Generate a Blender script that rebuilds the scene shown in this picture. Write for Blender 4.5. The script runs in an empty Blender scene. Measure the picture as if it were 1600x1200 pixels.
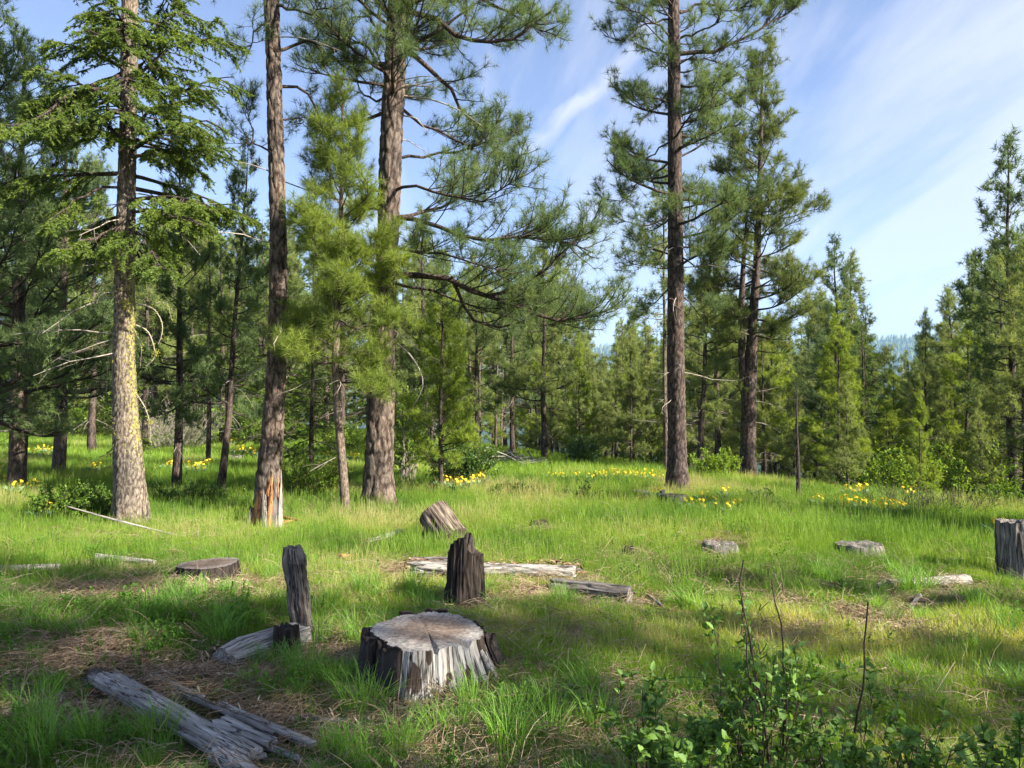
import bpy, math, random
import numpy as np
from mathutils import Vector, Matrix, Quaternion

R = math.radians
rng = np.random.default_rng(7)
random.seed(7)
scene = bpy.context.scene
COL = scene.collection

# ------------------------------------------------------------------ camera, world, sun, exposure
F = 1209.0                       # focal length in pixels of a 1600 px wide frame
PITCH = math.atan(40.0 / F)
CAM_H = 1.6
cam_d = bpy.data.cameras.new('camera')
cam_d.sensor_width = 36.0
cam_d.lens = 36.0 * F / 1600.0
cam_d.clip_start = 0.05
cam_d.clip_end = 30000.0
cam = bpy.data.objects.new('camera', cam_d)
COL.objects.link(cam)
cam.rotation_euler = (R(90) + PITCH, 0, 0)
scene.camera = cam

SUN_AZ = R(116.0)                # clockwise from +Y
SUN_EL = R(32.0)
SUN = Vector((math.sin(SUN_AZ) * math.cos(SUN_EL), math.cos(SUN_AZ) * math.cos(SUN_EL), math.sin(SUN_EL)))
sd = bpy.data.lights.new('sun', 'SUN')
sd.energy = 5.0
sd.angle = R(0.53)
sd.color = (1.0, 0.93, 0.80)
so = bpy.data.objects.new('sun', sd)
COL.objects.link(so)
so.rotation_euler = (-SUN).to_track_quat('-Z', 'Y').to_euler()
so.location = (0, 0, 50)

scene.view_settings.view_transform = 'Standard'
scene.view_settings.look = 'None'
scene.view_settings.gamma = 1.0
scene.view_settings.use_curve_mapping = False
scene.view_settings.exposure = 1.90


def build_world():
    w = bpy.data.worlds.new('World')
    scene.world = w
    w.use_nodes = True
    nt = w.node_tree
    nt.nodes.clear()
    N, L = nt.nodes.new, nt.links.new
    out = N('ShaderNodeOutputWorld')
    bg = N('ShaderNodeBackground')
    bg.inputs['Strength'].default_value = 0.115
    sky = N('ShaderNodeTexSky')
    sky.sky_type = 'NISHITA'
    sky.sun_disc = False
    sky.sun_elevation = SUN_EL
    sky.sun_rotation = SUN_AZ
    sky.altitude = 1400
    sky.air_density = 1.0
    sky.dust_density = 0.35
    sky.ozone_density = 2.2
    tc = N('ShaderNodeTexCoord')
    # cirrus: project the direction on a high flat layer so streaks follow perspective
    sep = N('ShaderNodeSeparateXYZ'); L(tc.outputs['Generated'], sep.inputs[0])

    def mth(op, a, b=None, c=None, clamp=False):
        n = N('ShaderNodeMath'); n.operation = op; n.use_clamp = clamp
        for i, v in enumerate((a, b, c)):
            if v is None: continue
            if isinstance(v, (int, float)): n.inputs[i].default_value = v
            else: L(v, n.inputs[i])
        return n.outputs[0]
    zc = mth('MAXIMUM', sep.outputs[2], 0.0)
    zc = mth('ADD', zc, 0.12)
    dx = mth('DIVIDE', sep.outputs[0], zc)
    dy = mth('DIVIDE', sep.outputs[1], zc)
    cmb = N('ShaderNodeCombineXYZ'); L(dx, cmb.inputs[0]); L(dy, cmb.inputs[1])
    mp = N('ShaderNodeMapping'); mp.inputs['Rotation'].default_value = (0, 0, R(58)); mp.inputs['Scale'].default_value = (1.25, 0.26, 1)
    mp.inputs['Location'].default_value = (0.4, 0.25, 0)
    L(cmb.outputs[0], mp.inputs[0])
    n1 = N('ShaderNodeTexNoise'); n1.inputs['Scale'].default_value = 1.5; n1.inputs['Detail'].default_value = 7
    n1.inputs['Roughness'].default_value = 0.60; n1.inputs['Distortion'].default_value = 0.5
    L(mp.outputs[0], n1.inputs['Vector'])
    # a thicker veil towards the right (east) side of the sky
    veil = mth('MULTIPLY_ADD', sep.outputs[0], 1.35, 0.0, )
    amt = mth('ADD', mth('MULTIPLY_ADD', n1.outputs[0], 4.6, -2.22), veil)
    low = mth('MULTIPLY_ADD', sep.outputs[2], -1.5, 0.48, clamp=True)
    amt = mth('ADD', amt, low)
    amt = mth('MULTIPLY', mth('MINIMUM', mth('MAXIMUM', amt, 0.06), 1.0), 0.85)
    # old vapour trail: a band round a great circle, faded at both ends
    def pix(px, py):
        return Vector(((px - 800) / F, math.cos(PITCH) - (600 - py) / F * math.sin(PITCH),
                       math.sin(PITCH) + (600 - py) / F * math.cos(PITCH))).normalized()
    a, b = pix(800, 262), pix(1002, 72)
    nrm = a.cross(b).normalized(); mid = ((a + b) / 2).normalized(); along = (b - a).normalized()
    nz = N('ShaderNodeTexNoise'); nz.inputs['Scale'].default_value = 22; nz.inputs['Detail'].default_value = 6
    L(tc.outputs['Generated'], nz.inputs['Vector'])

    def dot(v):
        n = N('ShaderNodeVectorMath'); n.operation = 'DOT_PRODUCT'; L(tc.outputs['Generated'], n.inputs[0]); n.inputs[1].default_value = v
        return n.outputs['Value']
    bow = mth('MULTIPLY', mth('POWER', mth('ABSOLUTE', dot(along)), 2.0), 0.5)
    dist = mth('ADD', dot(nrm), bow)
    dist = mth('ADD', dist, mth('MULTIPLY_ADD', nz.outputs[0], 0.035, -0.0175))
    band = mth('SUBTRACT', 1.0, mth('DIVIDE', mth('ABSOLUTE', dist), 0.0150), clamp=True)
    ends = mth('SUBTRACT', 1.0, mth('DIVIDE', mth('ABSOLUTE', dot(along)), 0.135), clamp=True)
    front = mth('GREATER_THAN', dot(mid), 0.8)
    trail = mth('MULTIPLY', mth('MULTIPLY', mth('POWER', band, 0.8), mth('POWER', ends, 0.35)), front)
    trail = mth('MULTIPLY', trail, mth('MULTIPLY_ADD', nz.outputs[0], 1.5, 0.02))
    amt = mth('MINIMUM', mth('MULTIPLY_ADD', trail, 0.95, amt), 0.92)
    mix = N('ShaderNodeMix'); mix.data_type = 'RGBA'
    tint = N('ShaderNodeMix'); tint.data_type = 'RGBA'; tint.blend_type = 'MULTIPLY'; tint.inputs[0].default_value = 1.0
    L(sky.outputs[0], tint.inputs[6]); tint.inputs[7].default_value = (0.67, 0.565, 0.58, 1)
    L(amt, mix.inputs[0]); L(tint.outputs[2], mix.inputs[6])
    cl = N('ShaderNodeMix'); cl.data_type = 'RGBA'; cl.blend_type = 'ADD'; cl.inputs[0].default_value = 0.16
    cl.inputs[6].default_value = (1.85, 1.82, 1.95, 1); L(sky.outputs[0], cl.inputs[7]); L(cl.outputs[2], mix.inputs[7])
    L(mix.outputs[2], bg.inputs['Color'])
    L(bg.outputs[0], out.inputs[0])


build_world()

# ------------------------------------------------------------------ numeric helpers


def _hash(ix, iy, iz, seed):
    h = (ix.astype(np.int64) * 374761393 + iy.astype(np.int64) * 668265263 + iz.astype(np.int64) * 2147483647 + seed * 1274126177) & 0xFFFFFFFF
    h = ((h ^ (h >> 13)) * 1274126177) & 0xFFFFFFFF
    h = (h ^ (h >> 16)) & 0xFFFFFF
    return h / float(0xFFFFFF)


def vnoise(x, y, z=None, seed=0):
    x = np.asarray(x, float); y = np.asarray(y, float)
    z = np.zeros_like(x) if z is None else np.asarray(z, float)
    x, y, z = np.broadcast_arrays(x, y, z)
    ix, iy, iz = np.floor(x), np.floor(y), np.floor(z)
    fx, fy, fz = x - ix, y - iy, z - iz
    fx = fx * fx * (3 - 2 * fx); fy = fy * fy * (3 - 2 * fy); fz = fz * fz * (3 - 2 * fz)
    r = 0
    for a in (0, 1):
        wa = fx if a else 1 - fx
        for b in (0, 1):
            wb = fy if b else 1 - fy
            for c in (0, 1):
                wc = fz if c else 1 - fz
                r = r + wa * wb * wc * _hash(ix + a, iy + b, iz + c, seed)
    return r


def fbm(x, y, z=None, oct=4, seed=0):
    r, a, t, f = 0, 1.0, 0, 1.0
    for o in range(oct):
        r = r + a * vnoise(np.asarray(x) * f, np.asarray(y) * f, None if z is None else np.asarray(z) * f, seed + o * 17)
        t += a; a *= 0.5; f *= 2.03
    return r / t


def worley(x, y, seed=0, per=0):
    """F2-F1 of a 2-D cell pattern, periodic in x with period per (cells)."""
    ix, iy = np.floor(x), np.floor(y)
    d1 = np.full(x.shape, 9.0); d2 = np.full(x.shape, 9.0)
    for a in (-1, 0, 1):
        for b in (-1, 0, 1):
            cx, cy = ix + a, iy + b
            kx = np.mod(cx, per) if per else cx
            px = cx + _hash(kx, cy, cx * 0, seed); py = cy + _hash(kx, cy, cx * 0, seed + 5)
            d = np.hypot(px - x, py - y)
            n = d < d1
            d2 = np.where(n, d1, np.minimum(d2, d)); d1 = np.where(n, d, d1)
    return d2 - d1


def unit(v):
    return v / np.maximum(np.linalg.norm(v, axis=-1, keepdims=True), 1e-9)


def rand_dirs(n, g=None):
    g = g or rng
    return unit(g.normal(size=(n, 3)))


# ------------------------------------------------------------------ terrain


def Hf(x, y):
    x = np.asarray(x, float); y = np.asarray(y, float)
    s = 0.91 * x + 0.41 * y - 11.9
    d = 1.4 * np.logaddexp(0, np.clip(s / 1.4, -50, 5000)) * 0.135
    d = 75 * (1 - np.exp(-d / 75))
    far = np.clip((y + 0.25 * x - 1500) / 1900, 0, 1)
    far = far * far * (3 - 2 * far)
    ridge = 262 + 44 * (fbm(x / 900, y / 900, seed=3) - 0.5) * 2 + 14 * (fbm(x / 160, y / 160, seed=4) - .5)
    m = far * (ridge + d)
    near = np.exp(-np.hypot(x, y) / 60)
    b = (fbm(x * 0.33, y * 0.33, seed=1) - 0.5) * 0.26 + (fbm(x * 1.6, y * 1.6, seed=2) - 0.5) * 0.07
    r0 = np.clip(np.hypot(x, y) / 3, 0, 1)
    rise = 0.35 * np.clip((y - 22) / 25, 0, 1) * np.clip((-x + 2) / 8, 0, 1)
    return b * (0.25 + 0.75 * r0) * (near * 0.9 + 0.1) - d + m + rise


CAM = Vector((0, 0, CAM_H + float(Hf(0, 0))))
cam.location = CAM
_f = Vector((0, math.cos(PITCH), math.sin(PITCH))); _u = Vector((0, -math.sin(PITCH), math.cos(PITCH)))


def at(px, py, d):
    px, py, d = float(px), float(py), float(d)
    return CAM + d * (_f + (px - 800) / F * Vector((1, 0, 0)) + (600 - py) / F * _u)


def hit(px, py):
    """where the view ray through a photo pixel meets the ground"""
    d = 1.5
    while d < 80:
        p = at(px, py, d)
        if p.z <= float(Hf(p.x, p.y)): break
        d += 0.03 + d * 0.004
    p = at(px, py, d)
    return Vector((p.x, p.y, float(Hf(p.x, p.y)))), d


def gp(px, d):
    px, d = float(px), float(d)
    x = (px - 800) / F * d
    return Vector((x, d, float(Hf(x, d))))


def ztop(py, d):
    return at(800, py, d).z


# ------------------------------------------------------------------ mesh builder


class MB:
    def __init__(s):
        s.v, s.f3, s.f4, s.n, s.at = [], [], [], 0, {}

    def add(s, V, T=None, Q=None, **attrs):
        V = np.asarray(V, float).reshape(-1, 3)
        if T is not None and len(T): s.f3.append(np.asarray(T, int).reshape(-1, 3) + s.n)
        if Q is not None and len(Q): s.f4.append(np.asarray(Q, int).reshape(-1, 4) + s.n)
        for k in set(list(attrs) + list(s.at)):
            a = attrs.get(k, 0.0)
            a = np.broadcast_to(np.asarray(a, float), (len(V),)) if np.ndim(a) < 1 or len(np.atleast_1d(a)) == len(V) else a
            if k not in s.at: s.at[k] = [np.zeros(s.n)] if s.n else []
            s.at[k].append(np.asarray(a, float))
        s.v.append(V); s.n += len(V)

    def mesh(s, name, mat=None, smooth=False):
        V = np.concatenate(s.v) if s.v else np.zeros((0, 3))
        T = np.concatenate(s.f3) if s.f3 else np.zeros((0, 3), int)
        Q = np.concatenate(s.f4) if s.f4 else np.zeros((0, 4), int)
        me = bpy.data.meshes.new(name)
        me.vertices.add(len(V)); me.vertices.foreach_set('co', V.astype(np.float32).ravel())
        loops = np.concatenate([T.ravel(), Q.ravel()]).astype(np.int32)
        me.loops.add(len(loops)); me.loops.foreach_set('vertex_index', loops)
        st = np.concatenate([np.arange(len(T)) * 3, len(T) * 3 + np.arange(len(Q)) * 4]).astype(np.int32)
        me.polygons.add(len(st)); me.polygons.foreach_set('loop_start', st)
        if smooth:
            me.polygons.foreach_set('use_smooth', np.ones(len(st), bool))
        me.update(calc_edges=True)
        if mat is not None and mat.get('grain') and 'gx' not in s.at:
            for i_, k_ in enumerate(('gx', 'gy', 'gz')): s.at[k_] = [V[:, i_]]
        for k, l in s.at.items():
            a = me.attributes.new(k, 'FLOAT', 'POINT'); a.data.foreach_set('value', np.concatenate(l).astype(np.float32))
        if mat: me.materials.append(mat)
        return me


def link(name, me, parent=None, loc=None):
    o = bpy.data.objects.new(name, me)
    COL.objects.link(o)
    if parent: o.parent = parent
    if loc is not None: o.location = loc
    return o


def tag(o, label=None, cat=None, group=None, kind=None):
    if label: o['label'] = label
    if cat: o['category'] = cat
    if group: o['group'] = group
    if kind: o['kind'] = kind
    return o


def empty(name, loc, label, cat, group=None):
    o = bpy.data.objects.new(name, None); COL.objects.link(o)
    o.location = loc; o.empty_display_size = 0.1
    return tag(o, label, cat, group)


def copy_tree(o, parent=None):
    c = o.copy(); COL.objects.link(c)
    if parent: c.parent = parent
    for ch in list(o.children): copy_tree(ch, c)
    return c


def frames(T, ref=None):
    """perpendicular pair for tangent array [...,3]"""
    up = np.zeros_like(T); up[..., 2] = 1.0
    alt = np.zeros_like(T); alt[..., 0] = 1.0
    w = (np.abs(T[..., 2:3]) > 0.92)
    rf = np.where(w, alt, up)
    A = unit(np.cross(T, rf)); B = np.cross(T, A)
    return A, B


def tubes(mb, P, Rd, sides=5, **attrs):
    """P [M,N,3] paths, Rd [M,N] radii -> tapered tubes"""
    M, N, _ = P.shape
    if M == 0: return
    T = np.gradient(P, axis=1); T = unit(T)
    Tm = unit(T.mean(axis=1, keepdims=True)) + 0 * T
    A, B = frames(Tm)
    A = unit(A - T * (A * T).sum(-1, keepdims=True)); B = np.cross(T, A)
    th = np.arange(sides) / sides * 2 * np.pi
    V = P[:, :, None, :] + Rd[:, :, None, None] * (np.cos(th)[None, None, :, None] * A[:, :, None, :] + np.sin(th)[None, None, :, None] * B[:, :, None, :])
    idx = np.arange(M * N * sides).reshape(M, N, sides)
    a = idx[:, :-1, :]; b = idx[:, 1:, :]
    Q = np.stack([a, np.roll(a, -1, 2), np.roll(b, -1, 2), b], -1).reshape(-1, 4)
    at_ = {k: np.broadcast_to(np.asarray(v)[:, None, None], (M, N, sides)).ravel() if np.ndim(v) == 1 else v for k, v in attrs.items()}
    mb.add(V.reshape(-1, 3), Q=Q, **at_)


def grow(S, D, Ln, n, curl, wig, g):
    """paths from starts S along D with length Ln, curl = vertical bend added along the way"""
    M = len(S)
    P = np.zeros((M, n, 3)); P[:, 0] = S
    d = unit(D.copy()); step = (Ln / (n - 1))[:, None]
    curl = np.broadcast_to(curl, (M,))[:, None]
    for i in range(1, n):
        d = unit(d + np.array([0, 0, 1.0]) * curl / (n - 1) + g.normal(size=(M, 3)) * wig)
        P[:, i] = P[:, i - 1] + d * step
    return P


def pick(P, b, t):
    N = P.shape[1]
    u = np.clip(t, 0, 0.9999) * (N - 1); i = u.astype(int); f = (u - i)[:, None]
    a, c = P[b, i], P[b, i + 1]
    return a * (1 - f) + c * f, unit(c - a)


def needles(mb, P, D, K, Ln, w, spread, back, g, flat=0.0, tint=None, droop=0.0):
    """K thin needles around every tuft P with axis D"""
    M = len(P)
    if M == 0: return
    Pk = np.repeat(P, K, 0); Dk = np.repeat(D, K, 0)
    n = M * K
    st = Pk - Dk * (g.random((n, 1)) * back)
    nd = unit(Dk * (1 - spread * g.random((n, 1)) * 0.6) + rand_dirs(n, g) * spread)
    nd[:, 2] -= droop
    if flat: nd[:, 2] *= (1 - flat)
    nd = unit(nd)
    L = (np.broadcast_to(Ln, (M,)).repeat(K) * (0.7 + 0.5 * g.random(n)))[:, None]
    side = unit(np.cross(nd, rand_dirs(n, g)))
    V = np.stack([st - side * w / 2, st + side * w / 2, st + nd * L], 1).reshape(-1, 3)
    T = np.arange(n * 3).reshape(-1, 3)
    tt = g.random(M) if tint is None else tint
    mb.add(V, T=T, tint=np.repeat(tt, K * 3))


# ------------------------------------------------------------------ materials


def nodes_of(m):
    m.use_nodes = True
    nt = m.node_tree; nt.nodes.clear()
    return nt, nt.nodes.new, nt.links.new


def ramp(N, stops):
    n = N('ShaderNodeValToRGB'); cr = n.color_ramp
    cr.elements[0].position = stops[0][0]; cr.elements[0].color = (*stops[0][1], 1)
    cr.elements[1].position = stops[-1][0]; cr.elements[1].color = (*stops[-1][1], 1)
    for p, c in stops[1:-1]:
        e = cr.elements.new(p); e.color = (*c, 1)
    return n


def mat_leaf(name, stops, trans=0.35, tcol=(1.3, 1.25, 0.6), inst=False, rough=0.6, spec=0.25, low=None):
    m = bpy.data.materials.new(name); nt, N, L = nodes_of(m)
    out = N('ShaderNodeOutputMaterial')
    a = N('ShaderNodeAttribute'); a.attribute_name = 'tint'
    if inst: a.attribute_type = 'INSTANCER'
    a2 = N('ShaderNodeAttribute'); a2.attribute_name = 'shade'
    add = N('ShaderNodeMath'); add.operation = 'ADD'; L(a.outputs['Fac'], add.inputs[0]); L(a2.outputs['Fac'], add.inputs[1])
    r = ramp(N, stops); L(add.outputs[0], r.inputs[0])
    col = r.outputs[0]
    p = N('ShaderNodeBsdfPrincipled'); p.inputs['Roughness'].default_value = rough
    p.inputs['Specular IOR Level'].default_value = spec
    L(col, p.inputs['Base Color'])
    tr = N('ShaderNodeBsdfTranslucent')
    mu = N('ShaderNodeMix'); mu.data_type = 'RGBA'; mu.blend_type = 'MULTIPLY'; mu.inputs[0].default_value = 1
    L(col, mu.inputs[6]); mu.inputs[7].default_value = (*tcol, 1)
    L(mu.outputs[2], tr.inputs[0])
    mx = N('ShaderNodeMixShader'); mx.inputs[0].default_value = trans
    L(p.outputs[0], mx.inputs[1]); L(tr.outputs[0], mx.inputs[2]); L(mx.outputs[0], out.inputs[0])
    return m


def mat_bark(name, dark, mid, light, scale=1.0, lichen=False, bump=0.6):
    m = bpy.data.materials.new(name); nt, N, L = nodes_of(m)
    out = N('ShaderNodeOutputMaterial'); p = N('ShaderNodeBsdfPrincipled')
    p.inputs['Roughness'].default_value = 0.9; p.inputs['Specular IOR Level'].default_value = 0.15
    tc = N('ShaderNodeTexCoord'); mp = N('ShaderNodeMapping'); mp.inputs['Scale'].default_value = (scale, scale, scale * 0.28)
    L(tc.outputs['Object'], mp.inputs[0])
    n1 = N('ShaderNodeTexNoise'); n1.inputs['Scale'].default_value = 22; n1.inputs['Detail'].default_value = 7; n1.inputs['Roughness'].default_value = 0.65
    L(mp.outputs[0], n1.inputs['Vector'])
    v = N('ShaderNodeTexVoronoi'); v.feature = 'DISTANCE_TO_EDGE'; v.inputs['Scale'].default_value = 16
    mp2 = N('ShaderNodeMapping'); mp2.inputs['Scale'].default_value = (scale, scale, scale * 0.38); L(tc.outputs['Object'], mp2.inputs[0])
    wob = N('ShaderNodeMix'); wob.data_type = 'RGBA'; wob.blend_type = 'ADD'; wob.inputs[0].default_value = 0.12
    L(mp2.outputs[0], wob.inputs[6]); L(n1.outputs['Color'], wob.inputs[7]); L(wob.outputs[2], v.inputs['Vector'])
    at_ = N('ShaderNodeAttribute'); at_.attribute_name = 'crev'
    mr = N('ShaderNodeMapRange'); mr.inputs[1].default_value = 0.0; mr.inputs[2].default_value = 0.22; L(v.outputs['Distance'], mr.inputs[0])
    s1 = N('ShaderNodeMath'); s1.operation = 'MULTIPLY_ADD'; L(n1.outputs[0], s1.inputs[0]); s1.inputs[1].default_value = 1.15; s1.inputs[2].default_value = -0.38
    s2 = N('ShaderNodeMath'); s2.operation = 'MULTIPLY_ADD'; L(mr.outputs[0], s2.inputs[0]); s2.inputs[1].default_value = 0.34; L(s1.outputs[0], s2.inputs[2])
    s3 = N('ShaderNodeMath'); s3.operation = 'MULTIPLY_ADD'; L(at_.outputs['Fac'], s3.inputs[0]); s3.inputs[1].default_value = 0.42; L(s2.outputs[0], s3.inputs[2])
    r = ramp(N, [(0.12, dark), (0.5, mid), (0.95, light)]); L(s3.outputs[0], r.inputs[0])
    big = N('ShaderNodeTexNoise'); big.inputs['Scale'].default_value = 1.7; big.inputs['Detail'].default_value = 3; L(tc.outputs['Object'], big.inputs['Vector'])
    hv = N('ShaderNodeHueSaturation'); L(r.outputs[0], hv.inputs['Color'])
    bv = N('ShaderNodeMath'); bv.operation = 'MULTIPLY_ADD'; bv.inputs[1].default_value = 0.9; bv.inputs[2].default_value = 0.55; L(big.outputs[0], bv.inputs[0]); L(bv.outputs[0], hv.inputs['Value'])
    L(bv.outputs[0], hv.inputs['Saturation'])
    col = hv.outputs[0]
    if lichen:
        la = N('ShaderNodeAttribute'); la.attribute_name = 'lich'
        ln = N('ShaderNodeTexNoise'); ln.inputs['Scale'].default_value = 30; ln.inputs['Detail'].default_value = 5; L(tc.outputs['Object'], ln.inputs['Vector'])
        lm = N('ShaderNodeMath'); lm.operation = 'MULTIPLY_ADD'; L(la.outputs['Fac'], lm.inputs[0]); lm.inputs[1].default_value = 0.55; L(ln.outputs[0], lm.inputs[2])
        lr = N('ShaderNodeMapRange'); lr.inputs[1].default_value = 0.67; lr.inputs[2].default_value = 0.84; L(lm.outputs[0], lr.inputs[0])
        mx = N('ShaderNodeMix'); mx.data_type = 'RGBA'; L(lr.outputs[0], mx.inputs[0]); L(col, mx.inputs[6]); mx.inputs[7].default_value = (0.30, 0.275, 0.075, 1)
        col = mx.outputs[2]
    L(col, p.inputs['Base Color'])
    b = N('ShaderNodeBump'); b.inputs['Strength'].default_value = bump; b.inputs['Distance'].default_value = 0.02 / scale
    L(s2.outputs[0], b.inputs['Height']); L(b.outputs[0], p.inputs['Normal'])
    L(p.outputs[0], out.inputs[0])
    return m


def mat_wood(name, cols, dark=(0.025, 0.02, 0.018), red=None, fine=1.0, bump=0.8, crack=0.5):
    """weathered wood, grain along local Z; attribute 'dark' chars it, 'red' shows rotten heartwood"""
    m = bpy.data.materials.new(name); nt, N, L = nodes_of(m)
    out = N('ShaderNodeOutputMaterial'); p = N('ShaderNodeBsdfPrincipled')
    p.inputs['Roughness'].default_value = 0.88; p.inputs['Specular IOR Level'].default_value = 0.18
    m['grain'] = True
    gc = N('ShaderNodeCombineXYZ')
    for i_, k_ in enumerate(('gx', 'gy', 'gz')):
        ga = N('ShaderNodeAttribute'); ga.attribute_name = k_; L(ga.outputs['Fac'], gc.inputs[i_])

    def noise(sc, zs, det=6, ro=0.6):
        mp = N('ShaderNodeMapping'); mp.inputs['Scale'].default_value = (1, 1, zs); L(gc.outputs[0], mp.inputs[0])
        n = N('ShaderNodeTexNoise'); n.inputs['Scale'].default_value = sc; n.inputs['Detail'].default_value = det; n.inputs['Roughness'].default_value = ro
        L(mp.outputs[0], n.inputs['Vector']); return n.outputs[0]
    a = noise(26 * fine, 0.13); b = noise(70 * fine, 0.09, 6, 0.75); c = noise(5, 0.8, 4)
    s = N('ShaderNodeMath'); s.operation = 'MULTIPLY_ADD'; L(a, s.inputs[0]); s.inputs[1].default_value = 0.55
    s0 = N('ShaderNodeMath'); s0.operation = 'MULTIPLY'; L(b, s0.inputs[0]); s0.inputs[1].default_value = 0.45; L(s0.outputs[0], s.inputs[2])
    r = ramp(N, [(0.30, cols[0]), (0.50, cols[1]), (0.72, cols[2])]); L(s.outputs[0], r.inputs[0])
    hv = N('ShaderNodeHueSaturation'); L(r.outputs[0], hv.inputs['Color'])
    bv = N('ShaderNodeMath'); bv.operation = 'MULTIPLY_ADD'; bv.inputs[1].default_value = 1.0; bv.inputs[2].default_value = 0.5; L(c, bv.inputs[0]); L(bv.outputs[0], hv.inputs['Value'])
    col = hv.outputs[0]
    # cracks along the grain
    k = noise(30 * fine, 0.05, 4, 0.6)
    ab = N('ShaderNodeMath'); ab.operation = 'SUBTRACT'; L(k, ab.inputs[0]); ab.inputs[1].default_value = 0.5
    ab2 = N('ShaderNodeMath'); ab2.operation = 'ABSOLUTE'; L(ab.outputs[0], ab2.inputs[0])
    cr = N('ShaderNodeMapRange'); cr.inputs[1].default_value = 0.0; cr.inputs[2].default_value = 0.018 * crack * 2; L(ab2.outputs[0], cr.inputs[0])
    mx = N('ShaderNodeMix'); mx.data_type = 'RGBA'; L(cr.outputs[0], mx.inputs[0]); mx.inputs[6].default_value = (*[q * 0.25 for q in cols[0]], 1); L(col, mx.inputs[7]); col = mx.outputs[2]
    da = N('ShaderNodeAttribute'); da.attribute_name = 'dark'
    dn = noise(11, 0.35, 5)
    dm = N('ShaderNodeMath'); dm.operation = 'MULTIPLY_ADD'; L(dn, dm.inputs[0]); dm.inputs[1].default_value = 0.9; L(da.outputs['Fac'], dm.inputs[2])
    dr = N('ShaderNodeMapRange'); dr.inputs[1].default_value = 0.78; dr.inputs[2].default_value = 1.0; L(dm.outputs[0], dr.inputs[0])
    dcol = ramp(N, [(0.3, dark), (0.75, tuple(q * 3.2 for q in dark))]); L(a, dcol.inputs[0])
    mx = N('ShaderNodeMix'); mx.data_type = 'RGBA'; L(dr.outputs[0], mx.inputs[0]); L(col, mx.inputs[6]); L(dcol.outputs[0], mx.inputs[7]); col = mx.outputs[2]
    if red:
        ra = N('ShaderNodeAttribute'); ra.attribute_name = 'red'
        rm = N('ShaderNodeMath'); rm.operation = 'MULTIPLY_ADD'; L(b, rm.inputs[0]); rm.inputs[1].default_value = 0.9; L(ra.outputs['Fac'], rm.inputs[2])
        rr = N('ShaderNodeMapRange'); rr.inputs[1].default_value = 0.9; rr.inputs[2].default_value = 1.15; L(rm.outputs[0], rr.inputs[0])
        mx = N('ShaderNodeMix'); mx.data_type = 'RGBA'; L(rr.outputs[0], mx.inputs[0]); L(col, mx.inputs[6]); mx.inputs[7].default_value = (*red, 1); col = mx.outputs[2]
    L(col, p.inputs['Base Color'])
    hs = N('ShaderNodeMath'); hs.operation = 'MULTIPLY_ADD'; L(cr.outputs[0], hs.inputs[0]); hs.inputs[1].default_value = 0.6; L(s.outputs[0], hs.inputs[2])
    bp = N('ShaderNodeBump'); bp.inputs['Strength'].default_value = bump; bp.inputs['Distance'].default_value = 0.012
    L(hs.outputs[0], bp.inputs['Height']); L(bp.outputs[0], p.inputs['Normal'])
    L(p.outputs[0], out.inputs[0])
    return m


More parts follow.
